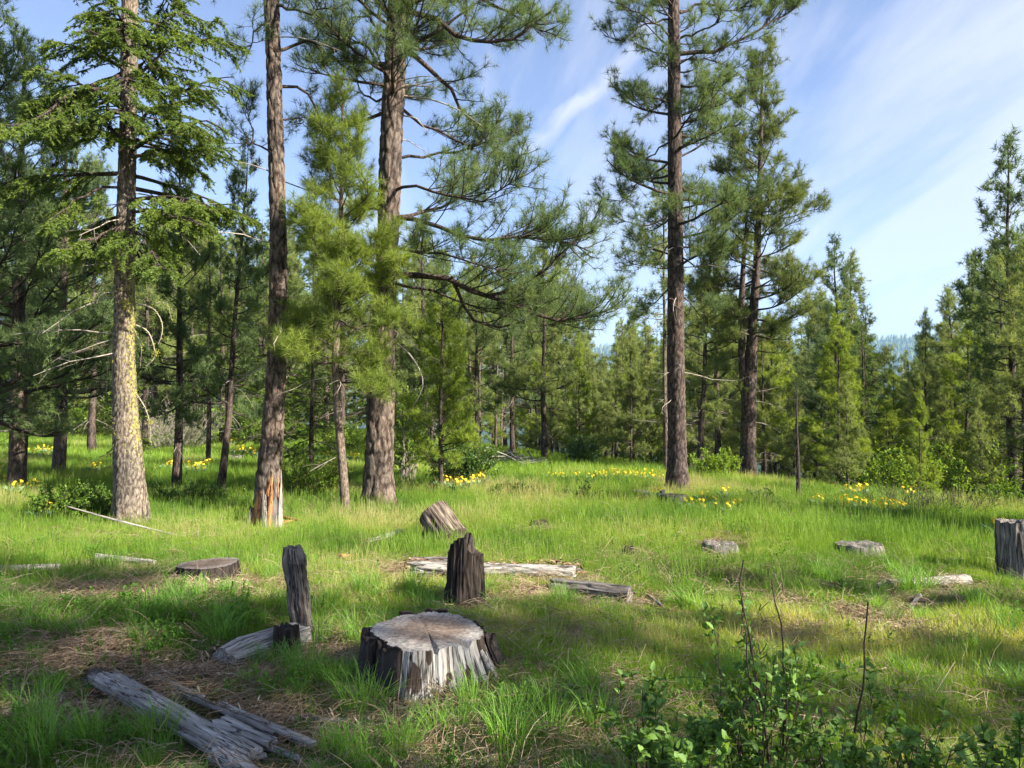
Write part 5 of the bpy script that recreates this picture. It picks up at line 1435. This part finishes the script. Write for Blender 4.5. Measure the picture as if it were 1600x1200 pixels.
    log('fallen_log', (1385, 926), (1512, 916), .055, .06, 'rough pale log with a rotten orange left end, right meadow', mat='grey', seed=73, groove=.014, sides=40, rings=90, sink=.8, cap='broken', chunk=.01, red=lambda T_, S: .55 * (S < .12), dark=lambda T_, S: .45 * (np.sin(T_) < -.2))  # orange rot at the left end, lower side darker
    log('wood_chunk', (1372, 930), (1384, 905), .05, .02, 'jagged dark chunk at the left end of the rough pale log', cat='wood', mat='oldgrey', seed=74, groove=.014, sides=24, rings=30, sink=.5, cap='broken', jag=.3)
    log('stick', (1422, 962), (1438, 942), .020, .022, 'short forked grey piece of wood in front of the rough pale log', cat='stick', mat='grey', seed=75, groove=.008, sides=18, rings=24, sink=2.0, cap='broken')
    log('stick', (1345, 977), (1387, 975), .008, .008, 'thin pale stick lying level in the right meadow', cat='stick', mat='grey', seed=76, groove=.002, sides=8, rings=20, sink=4)
    log('stick', (1012, 938), (1034, 962), .010, .016, 'pale slanting stick right of the dark log end', cat='stick', mat='grey', seed=77, groove=.003, sides=10, rings=20, sink=4)
    log('stick', (1190, 1120), (1222, 1105), .010, .012, 'white stick glimpsed through the foreground bushes', cat='stick', mat='grey', seed=78, groove=.003, sides=10, rings=20, sink=4)
    log('stick', (900, 1092), (962, 1078), .006, .007, 'thin bent pale stick left of the foreground bushes', cat='stick', mat='grey', seed=79, groove=.002, sides=8, rings=20, sink=6)
    log('branch', (575, 853), (625, 838), .03, .045, 'pale curved branch in the sunlit grass left of the tilted log', cat='branch', mat='grey', seed=80, groove=.006, sides=20, rings=40, sink=1.2, cap='broken')
    log('wood_slab', (500, 888), (552, 886), .028, .026, 'flat grey slab in the grass right of the narrow snag', cat='wood', mat='grey', seed=81, groove=.006, sides=20, rings=40, sink=1.3, cap='broken')
    log('wood_chunk', (530, 880), (556, 875), .05, .03, 'crumbling red-brown wood chunk above the flat grey slab', cat='wood', mat='rot', seed=82, groove=.02, sides=30, rings=40, sink=.9, cap='broken', jag=.3)
    # small stumps out in the meadow
    for px, py, r, h, m, lb, c in ((981, 874, .062, .14, 'char', 'small black stub in the sunlit middle of the meadow', 'broken'), (1004, 884, .055, .05, 'oldgrey', 'tiny broken stub beside the small black one', 'broken'), (842, 826, .13, .11, 'char', 'low dark stump remnant behind the dry grass patch', 'broken'),
                                   (1125, 862, .20, .10, 'oldgrey', 'low crumbling stump in the sunlit strip, right of centre', 'broken'), (1342, 866, .26, .12, 'oldgrey', 'low ragged grey stump in the sunlit grass at right', 'broken'),
                                   (1000, 775, .17, .10, 'oldgrey', 'low grey stump left of the tall dark pine', 'flat'), (1052, 786, .22, .14, 'oldgrey', 'wide low grey stump at the foot of the tall dark pine', 'flat'),
                                   (1035, 784, .05, .22, 'oldgrey', 'pointed stub at the left side of the wide low stump', 'broken'), (367, 722, .26, .2, 'oldgrey', 'distant low stump between the left trunks', 'flat')):
        a, d = hit(px, py); a.z -= .03; b = a + Vector((0, 0, h + .03))
        root = empty('low_stump' if r > .1 else 'stub', a, lb, 'stump'); align(root, a, b)
        woody(root, h + .04, [(0, r * 1.15), (1, r)], 56, 24, r * .12, 9, .25 if c != 'flat' else .08, 4, M[m], M['cutdark'] if c == 'flat' else M[m], seed=px, cap=c, chunk=r * .08, dark=lambda T_, S: .12 + 0 * T_)
    # heap of grey brush wood in front of the central wood
    c, d = hit(800, 732)
    root = empty('brush_pile', c, 'heap of grey dead branches before the central wood', 'brush pile')
    g = np.random.default_rng(4); n = 70
    for i in range(n):
        a = g.uniform(-1.2, 1.2); x = a; y = g.normal() * .35; z = max(.03, .42 * (1 - abs(a) / 1.35)) * g.random()
        dr = unit(np.array([g.normal() + .9, g.normal() * .5, g.normal() * .22])); l = g.uniform(.4, 1.3)
        P_ = grow(np.array([[x, y, z]]) - dr * l / 2, dr[None], np.array([l]), 5, 0.0, .08, g)
        mb = MB(); r = g.uniform(.012, .04); tubes(mb, P_, (np.linspace(1, .5, 5) * r)[None], 6, dark=np.zeros(1)); link('branch', mb.mesh('branch', M['grey'] if i % 3 else M['oldgrey'], True), root)


build_wood()
g = np.random.default_rng(77); mb = MB()
for (ax, ay), (bx, by), n, sp in (((632, 896), (905, 904), 900, .045), ((860, 922), (985, 940), 90, .09), ((700, 958), (790, 950), 160, .10), ((1380, 930), (1400, 925), 60, .08), ((535, 885), (560, 880), 60, .06), ((640, 1125), (700, 1120), 120, .09), ((150, 1065), (200, 1110), 150, .12), ((820, 838), (880, 842), 70, .1), ((1100, 858), (1150, 860), 70, .1)):
    pa, _ = hit(ax, ay); pb, _ = hit(bx, by); t = g.random(n)[:, None]
    q = np.array(pa) * (1 - t) + np.array(pb) * t + g.normal(size=(n, 3)) * sp * np.array([1, .7, 0]); q[:, 2] = Hf(q[:, 0], q[:, 1]) + g.random(n) * .05 + (.11 if (ax, ay) == (632, 896) else .0) * g.random(n)
    leaves(mb, q, unit(rand_dirs(n, g) * np.array([1, 1, .35])), g.uniform(.02, .07, n), g.uniform(.01, .03, n), g)
me_ = mb.mesh('bark_crumbs', M['crumb']); tag(link('bark_crumbs', me_), 'red-brown bark crumbs strewn beside the logs and stumps', None, None, 'stuff')

# ------------------------------------------------------------------ wild flowers


def balsam(seed, nf=6, spread=.3):
    g = np.random.default_rng(seed)
    root = empty('balsamroot_plant', (0, 0, 0), '', 'wildflower')
    n = 26; lb = MB(); az = g.random(n) * 6.28; tilt = g.uniform(.3, 1.1, n)
    P_ = np.stack([np.cos(az) * g.random(n) * spread * .4, np.sin(az) * g.random(n) * spread * .4, np.full(n, .05)], 1)
    D = unit(np.stack([np.cos(az) * tilt, np.sin(az) * tilt, np.full(n, .9)], 1))
    tubes(lb, np.stack([P_ - np.array([0, 0, .05]), P_ + D * .09], 1), np.full((n, 2), .003), 3, tint=np.full(n, .4))
    leaves(lb, P_ + D * .08, D, g.uniform(.14, .24, n), g.uniform(.06, .10, n), g, fold=.15)
    tag(link('leaves', lb.mesh('leaves', M['balsam']), root), kind='stuff')
    for i in range(nf):
        a = g.random() * 6.28; r = g.random() * spread; top = np.array([math.cos(a) * r, math.sin(a) * r, g.uniform(.26, .42)])
        nrm = unit(np.array([math.cos(a) * .5 + g.normal() * .35, math.sin(a) * .3 - .55 + g.normal() * .3, .75])); A, B = frames(nrm[None]); A, B = A[0], B[0]
        mb = MB(); tubes(mb, np.array([[(top[0] * .3, top[1] * .3, 0), (top[0] * .7, top[1] * .7, top[2] * .55), tuple(top)]]), np.full((1, 3), .003), 4, tint=np.full(1, .3))
        k = 13; th = np.arange(k) / k * 6.2832 + g.random()
        for t_ in th:
            dr = np.cos(t_) * A + np.sin(t_) * B; pr = np.cross(nrm, dr)
            L_ = .042 * g.uniform(.85, 1.1); w = .013
            V = [top + dr * .008 - pr * w * .4, top + dr * L_ * .6 - pr * w, top + dr * L_ - nrm * .006, top + dr * L_ * .6 + pr * w, top + dr * .008 + pr * w * .4]
            mb.add(V, T=[(0, 1, 2), (0, 2, 4), (4, 2, 3)], tint=g.random())
        f = link('flower', mb.mesh('flower', M['petal']), root)
        mb = MB(); V = [top + nrm * .009]; k2 = 8
        for t_ in np.arange(k2) / k2 * 6.2832: V.append(top + (np.cos(t_) * A + np.sin(t_) * B) * .012 + nrm * .003)
        mb.add(V, T=[(0, 1 + i_, 1 + (i_ + 1) % k2) for i_ in range(k2)]); link('flower_centre', mb.mesh('flower_centre', M['disc']), f)
    return root


FP = [balsam(1, 7), balsam(2, 5), balsam(3, 9, .38)]
FUSED = set()
FLOW = [('yellow balsamroot flowers below the tall dark pine', 'flowers below the tall dark pine', [(1072, 803, 1), (1100, 806, 2), (1118, 800, 1), (1140, 812, 1), (1024, 786, 1), (1098, 792, 1), (1133, 785, 1), (1148, 806, 1)], 0.8),
        ('yellow balsamroot flowers in the row before the grey brush', 'flower row at right', [(1284, 800, 1), (1318, 804, 2), (1336, 800, 2), (1352, 806, 1), (1378, 812, 2), (1396, 806, 2), (1410, 812, 1)], 0.85),
        ('yellow flowers showing behind the grey brush', 'flowers behind the grey brush', [(1465, 786, 1), (1478, 786, 0), (1500, 788, 0), (1520, 786, 1), (1420, 784, 0), (1330, 784, 0), (1345, 783, 1)], 1.0),
        ('yellow balsamroot flowers beside the right-edge stump', None, [(1556, 846, 1)], 0.95),
        ('yellow flowers among the leaves at the left frame edge', 'flowers at the left edge', [(8, 768, 2), (30, 762, 1), (48, 776, 0), (5, 745, 1), (22, 780, 1), (-12, 760, 1), (65, 822, 1)], 1.0),
        ('yellow flowers in the grass behind the left bush', 'flowers behind the left bush', [(15, 718, 0), (32, 716, 2), (52, 720, 1), (62, 712, 0), (75, 714, 2), (70, 722, 1), (140, 748, 1), (148, 745, 1), (90, 716, 1)], 1.1),
        ('yellow flowers between the two slim left trunks', 'flowers between the left trunks', [(262, 742, 1), (298, 744, 2), (310, 746, 0), (318, 740, 1), (270, 740, 0)], 1.1),
        ('line of yellow flowers left of the slim pine', 'flowers left of the slim pine', [(370, 716, 2), (380, 714, 2), (390, 717, 0), (400, 719, 2), (408, 720, 2), (362, 700, 1)], 1.2),
        ('yellow flowers at the foot of the large round bush', 'flowers under the round bush', [(690, 770, 1), (715, 774, 1), (728, 770, 0), (740, 768, 1), (755, 764, 1), (700, 766, 0)], 1.0),
        ('yellow flowers beyond the young pine', 'flowers beyond the young pine', [(505, 726, 1), (520, 726, 2), (530, 724, 1), (548, 727, 2), (556, 729, 0)], 1.2),
        ('yellow flower drift in front of the central wood', 'flower drift before the central wood', [(862, 753, 0), (880, 755, 2), (936, 751, 0), (948, 753, 2), (960, 752, 2), (972, 753, 2), (984, 754, 2), (996, 753, 2), (1008, 755, 2), (1020, 754, 0), (1030, 757, 2), (925, 755, 0), (968, 748, 2), (1002, 748, 0), (952, 746, 2), (988, 747, 0), (900, 754, 1), (1015, 748, 2), (1036, 750, 1)], 0.72)]
for lb, gr, pts, s in FLOW:
    its = []
    for j, (px, py, v) in enumerate(pts):
        b, d = hit(px, py)
        if v not in FUSED: FUSED.add(v); o = FP[v]
        else: o = copy_tree(FP[v])
        o.location = b; o.rotation_euler = (0, 0, rng.uniform(-.9, .9)); o.scale = (s * .78,) * 3
        o['label'] = lb; o['category'] = 'wildflower'
        if gr: o['group'] = gr
        elif 'group' in o: del o['group']
        its.append((px, o))
    rank_labels(its, lb)

# ------------------------------------------------------------------ grass and ground cover


def blades(mb, n, g, R_, hmin, hmax, w, lean, seg=3, center=True, curve=.5, shade=0.25):
    az = g.random(n) * 6.28; r = R_ * np.sqrt(g.random(n))
    base = np.stack([np.cos(az) * r, np.sin(az) * r, np.zeros(n) - .01], 1)
    a2 = np.where(g.random(n) < .6, az, g.random(n) * 6.28)
    out = np.stack([np.cos(a2), np.sin(a2), np.zeros(n)], 1)
    h = g.uniform(hmin, hmax, n); ln = lean * g.uniform(.2, 1.0, n) * h
    side = np.stack([-np.sin(a2 + g.normal(size=n) * .8), np.cos(a2 + g.normal(size=n) * .8), np.zeros(n)], 1)
    ts = np.linspace(0, 1, seg + 1)
    V = []
    for i, t in enumerate(ts):
        c = base + out * (ln * t ** 1.8)[:, None] + np.array([0, 0, 1.0]) * (h * (t - curve * .35 * t ** 3))[:, None]
        ww = w * (1 - t) ** .6 * g.uniform(.8, 1.2)
        if i < seg: V += [c - side * ww / 2, c + side * ww / 2]
        else: V += [c]
    V = np.stack(V, 1); m = V.shape[1]; b = np.arange(n)[:, None] * m
    Q = np.concatenate([b + np.array([2 * i, 2 * i + 1, 2 * i + 3, 2 * i + 2]) for i in range(seg - 1)]) if seg > 1 else None
    T = b + np.array([m - 3, m - 2, m - 1])
    sh = np.tile(np.repeat(g.random(n) * shade - shade / 2, m), 1)
    mb.add(V.reshape(-1, 3), T=T, Q=Q, shade=sh)


def clump(kind, seed):
    g = np.random.default_rng(seed); mb = MB()
    if kind == 'grass': blades(mb, 34, g, .11, .07, .19, .0042, .55)
    if kind == 'tall': blades(mb, 30, g, .12, .12, .30, .0045, .40); 
    if kind == 'tall':
        n = 4; az = g.random(n) * 6.28; r = .1 * g.random(n); s = np.stack([np.cos(az) * r, np.sin(az) * r, 0 * r], 1)
        P_ = grow(s, np.stack([np.cos(az) * .15, np.sin(az) * .15, np.ones(n)], 1), g.uniform(.28, .42, n), 5, -.1, .04, g)
        tubes(mb, P_, np.full((n, 5), .0011) * np.array([1, 1, 1, 2.6, .6]), 3, shade=np.full(n, .22))
    if kind == 'tuft': blades(mb, 110, g, .09, .16, .34, .0050, .75, 4, curve=.9, shade=.4)
    if kind == 'straw':
        n = 26; az = g.random(n) * 6.28; r = .13 * np.sqrt(g.random(n)); s = np.stack([np.cos(az) * r, np.sin(az) * r, g.random(n) * .03], 1); a2 = g.random(n) * 6.28
        P_ = grow(s, np.stack([np.cos(a2), np.sin(a2), g.uniform(-.1, .5, n)], 1), g.uniform(.06, .22, n), 4, -.7, .15, g)
        tubes(mb, P_, np.full((n, 4), .0013), 3, shade=g.random(n) * .5 - .25)
    if kind == 'stalk':
        n = 6; az = g.random(n) * 6.28; r = .10 * np.sqrt(g.random(n)); s = np.stack([np.cos(az) * r, np.sin(az) * r, 0 * r], 1); a2 = g.random(n) * 6.28
        P_ = grow(s, np.stack([np.cos(a2) * .7, np.sin(a2) * .7, g.uniform(.5, 1.5, n)], 1), g.uniform(.14, .42, n), 5, -.9, .10, g)
        tubes(mb, P_, np.full((n, 5), .0012) * np.array([1.2, 1, 1, .9, .5]), 3, shade=g.random(n) * .4 - .2)
    if kind == 'litter':
        n = 30; r = .12 * np.sqrt(g.random(n)); az = g.random(n) * 6.28
        P_ = np.stack([np.cos(az) * r, np.sin(az) * r, .005 + .02 * g.random(n)], 1); D = rand_dirs(n, g) * np.array([1, 1, .2]); D = unit(D)
        leaves(mb, P_, D, g.uniform(.02, .06, n), g.uniform(.006, .016, n), g); mb.at['shade'] = [g.random(mb.n) * .1 + np.repeat(g.random(n) * .6 - .3, 8)]; mb.at.pop('tint')
    if kind == 'forb':
        n = 5; az = g.random(n) * 6.28; r = .06 * g.random(n); s = np.stack([np.cos(az) * r, np.sin(az) * r, 0 * r], 1)
        P_ = grow(s, np.stack([np.cos(az) * .35, np.sin(az) * .35, np.ones(n)], 1), g.uniform(.08, .20, n), 4, 0, .08, g)
        tubes(mb, P_, np.full((n, 4), .0012), 3, shade=np.full(n, 0.))
        k = 55; bi = g.integers(0, n, k); s_, t_ = pick(P_, bi, g.uniform(.2, 1, k)); D = unit(rand_dirs(k, g) + t_ * .5 + np.array([0, 0, .3]))
        m2 = MB(); leaves(m2, s_, D, g.uniform(.018, .038, k), g.uniform(.010, .018, k), g)
        mb.add(m2.v[0], T=m2.f3[0], Q=m2.f4[0], shade=np.repeat(g.random(k) * .3 - .15, 8))
    if kind == 'far': blades(mb, 22, g, .22, .14, .34, .013, .45, 2)
    return mb


def scatter(name, kind, nvar, pts, sc, tint, mat, label, tilt=.12, smooth=False):
    me = bpy.data.meshes.new(name); n = len(pts)
    me.vertices.add(n); me.vertices.foreach_set('co', pts.astype(np.float32).ravel())
    def A(nm, ty, arr, fld):
        a = me.attributes.new(nm, ty, 'POINT'); a.data.foreach_set(fld, arr)
    rot = np.stack([rng.normal(size=n) * tilt, rng.normal(size=n) * tilt, rng.random(n) * 6.28], 1)
    A('rot', 'FLOAT_VECTOR', rot.astype(np.float32).ravel(), 'vector'); A('scl', 'FLOAT_VECTOR', (sc[:, None] * np.stack([np.ones(n), np.ones(n), rng.uniform(.75, 1.25, n)], 1)).astype(np.float32).ravel(), 'vector')
    A('tint', 'FLOAT', np.clip(tint, 0, 1).astype(np.float32), 'value'); A('pick', 'INT', rng.integers(0, nvar, n).astype(np.int32), 'value')
    me.update()
    o = link(name, me)
    ng = bpy.data.node_groups.new(name + '_scatter', 'GeometryNodeTree')
    ng.interface.new_socket('Geometry', in_out='INPUT', socket_type='NodeSocketGeometry'); ng.interface.new_socket('Geometry', in_out='OUTPUT', socket_type='NodeSocketGeometry')
    N, L = ng.nodes.new, ng.links.new
    gi, go = N('NodeGroupInput'), N('NodeGroupOutput'); j = N('GeometryNodeJoinGeometry')
    for v in range(nvar):
        cm = clump(kind, hash_seed(kind) + v).mesh(name + '_tuft', mat, smooth)
        co = bpy.data.objects.new(name + '_tuft', cm)
        oi = N('GeometryNodeObjectInfo'); oi.inputs['Object'].default_value = co; oi.inputs['As Instance'].default_value = False
        g2 = N('GeometryNodeGeometryToInstance'); L(oi.outputs['Geometry'], g2.inputs[0]); L(g2.outputs[0], j.inputs[0])
    ip = N('GeometryNodeInstanceOnPoints'); ip.inputs['Pick Instance'].default_value = True
    L(gi.outputs[0], ip.inputs['Points']); L(j.outputs[0], ip.inputs['Instance'])
    def NA(nm, ty):
        a = N('GeometryNodeInputNamedAttribute'); a.data_type = ty; a.inputs['Name'].default_value = nm
        return [s for s in a.outputs if s.enabled and s.name == 'Attribute'][0]
    L(NA('pick', 'INT'), ip.inputs['Instance Index']); L(NA('rot', 'FLOAT_VECTOR'), ip.inputs['Rotation']); L(NA('scl', 'FLOAT_VECTOR'), ip.inputs['Scale'])
    L(ip.outputs[0], go.inputs[0])
    md = o.modifiers.new('scatter', 'NODES'); md.node_group = ng
    tag(o, label, None, None, 'stuff')
    return o


def hash_seed(s):
    return sum(ord(c) * (i + 3) for i, c in enumerate(s))


CAPS = []       # capsules round stumps and logs: no grass through the wood, shorter grass beside it
STUMP_R = {'cut_stump': .37, 'charred_stump': .17, 'low_stump': .2, 'tall_stump': .2, 'grey_snag': .09, 'burnt_stump': .09, 'tilted_log': .2, 'splintered_stump': .22}
LOG_R = {'fallen_log': .085, 'branch': .03, 'wood_slab': .045, 'stick': .02, 'wood_chunk': .04}
bpy.context.view_layer.update()
for o in list(COL.objects):
    n_ = o.name.split('.')[0]
    if o.parent is None and n_ in STUMP_R:
        CAPS.append((o.location.x, o.location.y, o.location.x, o.location.y, STUMP_R[n_]))
    elif o.parent is None and n_ in LOG_R and o.children:
        ln_ = max(max(v[2] for v in c.bound_box) for c in o.children)
        e_ = o.matrix_world @ Vector((0, 0, ln_))
        CAPS.append((o.location.x, o.location.y, e_.x, e_.y, LOG_R[n_]))


def wood_dist(x, y):
    d = np.full(np.shape(x), 9.0)
    for ax, ay, bx, by, r in CAPS:
        vx, vy = bx - ax, by - ay; l2 = vx * vx + vy * vy + 1e-9
        t = np.clip(((x - ax) * vx + (y - ay) * vy) / l2, 0, 1)
        d = np.minimum(d, np.hypot(x - ax - t * vx, y - ay - t * vy) - r)
    return d


def field(n, y0, y1, pw=1.0, marg=1.12, xlim=None):
    """random ground points in the wedge in front of the camera plus a margin"""
    u = rng.random(n); y = (y0 ** pw + (y1 ** pw - y0 ** pw) * u) ** (1 / pw)
    x = rng.uniform(-1, 1, n) * (y * 0.662 * marg + 0.5)
    return x, y


def finish(x, y, keep):
    ok = keep.copy()
    ok &= wood_dist(x, y) > 0.0
    x, y = x[ok], y[ok]
    return x, y, np.stack([x, y, Hf(x, y)], 1), ok


def grass():
    dens = lambda x, y: fbm(x * .55, y * .55, seed=70, oct=3)
    low = lambda x, y: np.clip(.45 + wood_dist(x, y + .12) / .55, .4, 1)
    # short green grass, near
    x, y = field(46000, 1.5, 11.5, 1.55)
    bm = bare_mask(x, y); dn = fbm(x * 1.3, y * 1.3, seed=71, oct=3)
    x, y, P_, ok = finish(x, y, rng.random(len(x)) < np.clip((1.04 - bm * 1.05) * (0.35 + 1.3 * dn), 0, 1))
    t = (dens(x, y) - .5) * 1.9 + .40 + rng.random(len(x)) * .34 - .22 + .14 * np.clip((y - 6) / 3, 0, 1)
    dry = fbm(x * 2.3, y * 2.3, seed=78, oct=2) > .68
    scatter('meadow_grass', 'grass', 6, P_, rng.uniform(.55, 1.1, len(x)) * (0.55 + .6 * dens(x, y)) * low(x, y), t + dry * .22, M['grass'], 'short green grass of the near meadow')
    # taller seeded grass beyond
    x, y = field(60000, 6.5, 24, 1.5)
    bm = bare_mask(x, y); dn = fbm(x * .9, y * .9, seed=72, oct=3)
    x, y, P_, ok = finish(x, y, rng.random(len(x)) < np.clip((1 - bm) * (.45 + 1.1 * dn) * np.clip((y - 6) / 2.2, .0, 1), 0, 1))
    t = (dens(x, y) - .5) * 1.7 + .40 + rng.random(len(x)) * .3 - .12
    scatter('tall_grass', 'tall', 6, P_, rng.uniform(.5, 1.0, len(x)) * (0.5 + .6 * dens(x + 40, y)) * low(x, y), t, M['grass'], 'taller grass with pale seed stalks across the clearing')
    # standing dry stalks left from last year
    x, y = field(9000, 1.6, 16, 1.5)
    x, y, P_, ok = finish(x, y, rng.random(len(x)) < np.clip(.06 + .8 * (fbm(x * .7, y * .7, seed=79, oct=3) - .45) * 3, .04, 1))
    scatter('dry_stalks', 'stalk', 5, P_, rng.uniform(.5, 1.1, len(x)) * low(x, y), rng.random(len(x)) * .4 + .45, M['straw'], 'thin dry grass stalks standing in the meadow', .2)
    # far meadow
    x, y = field(36000, 17, 48, 1.4)
    keep = (0.91 * x + .41 * y < 16) & (rng.random(len(x)) < .9)
    x, y, P_, ok = finish(x, y, keep)
    scatter('far_grass', 'far', 4, P_, rng.uniform(.7, 1.3, len(x)), dens(x, y) * .8 + .12 + rng.random(len(x)) * .2, M['grass'], 'green grass of the far meadow under the trees')
    # tussocks
    pts = [(215, 985), (240, 975), (332, 995), (350, 985), (285, 950), (310, 945), (60, 985), (20, 1010), (455, 1005), (430, 1050), (300, 1170), (340, 1140), (120, 1180), (60, 1190), (30, 1165), (525, 1080), (560, 1120), (500, 1175), (560, 1185), (620, 1175),
           (235, 1160), (680, 1150), (740, 1130), (820, 1110), (560, 1010), (700, 965), (655, 945), (880, 950), (1230, 930), (1260, 905), (1290, 915), (1205, 1085), (980, 1010), (1090, 960), (1530, 960), (1570, 1000), (1500, 1030), (1450, 1080), (790, 1180), (860, 1160), (930, 1140), (1560, 1080), (390, 930), (560, 935), (150, 960), (30, 960), (95, 1000),
           (260, 970), (360, 1010), (1420, 930), (1450, 925), (1330, 930), (480, 960), (520, 950)]
    w = np.array([tuple(hit(px, py)[0]) for px, py in pts]); w = np.concatenate([w, w + rng.normal(size=w.shape) * np.array([.13, .13, 0])])
    e = rng.uniform(-1, 1, (560, 2)) * np.array([6, 1]); ey = rng.uniform(2.0, 9.5, 560); ex = rng.uniform(-1, 1, 560) * (ey * .72 + .4)
    w = np.concatenate([w[:, :2], np.stack([ex, ey], 1)])
    x, y, P_, ok = finish(w[:, 0], w[:, 1], (np.arange(len(w)) < 2 * len(pts)) | (rng.random(len(w)) < 1 - bare_mask(w[:, 0], w[:, 1])))
    s = np.where(np.arange(len(ok)) < 2 * len(pts), rng.uniform(.75, 1.1, len(ok)), rng.uniform(.35, .75, len(ok)))[ok]
    scatter('grass_tussocks', 'tuft', 5, P_, s, rng.random(len(x)), M['tuftgrass'], 'dark green arching grass tussocks among the stumps')
    # straw, chips and forbs
    x, y = field(30000, 1.5, 10.5, 1.5); bm = bare_mask(x, y)
    x, y, P_, ok = finish(x, y, rng.random(len(x)) < np.clip(bm * .95 + .38 * (fbm(x * .8, y * .8, seed=74) > .46) + .10, 0, 1)); P_[:, 2] += .004
    scatter('dry_straw', 'straw', 6, P_, rng.uniform(.6, 1.4, len(x)), rng.random(len(x)) * .55 + .2, M['straw'], 'flattened dry straw between the green grass', .2)
    x, y = field(26000, 1.5, 10.5, 1.5); bm = bare_mask(x, y)
    x, y, P_, ok = finish(x, y, rng.random(len(x)) < np.clip(bm * 1.1 + .03, 0, 1)); P_[:, 2] += .003
    scatter('wood_chips', 'litter', 6, P_, rng.uniform(.6, 1.3, len(x)), rng.random(len(x)) * .6 + .05, M['straw'], 'brown wood chips and leaf litter on bare ground', .15)
    x, y = field(26000, 1.5, 20, 1.45); bm = bare_mask(x, y); dn = fbm(x * .7, y * .7, seed=75, oct=3)
    x, y, P_, ok = finish(x, y, rng.random(len(x)) < np.clip((1 - bm * .8) * (dn - .46) * 2.4, .04, 1))
    scatter('low_forbs', 'forb', 6, P_, rng.uniform(.5, 1.05, len(x)) * low(x, y), dens(x, y) * .5 + rng.random(len(x)) * .4, M['forb'], 'small leafy weeds mixed through the grass', .2)


grass()
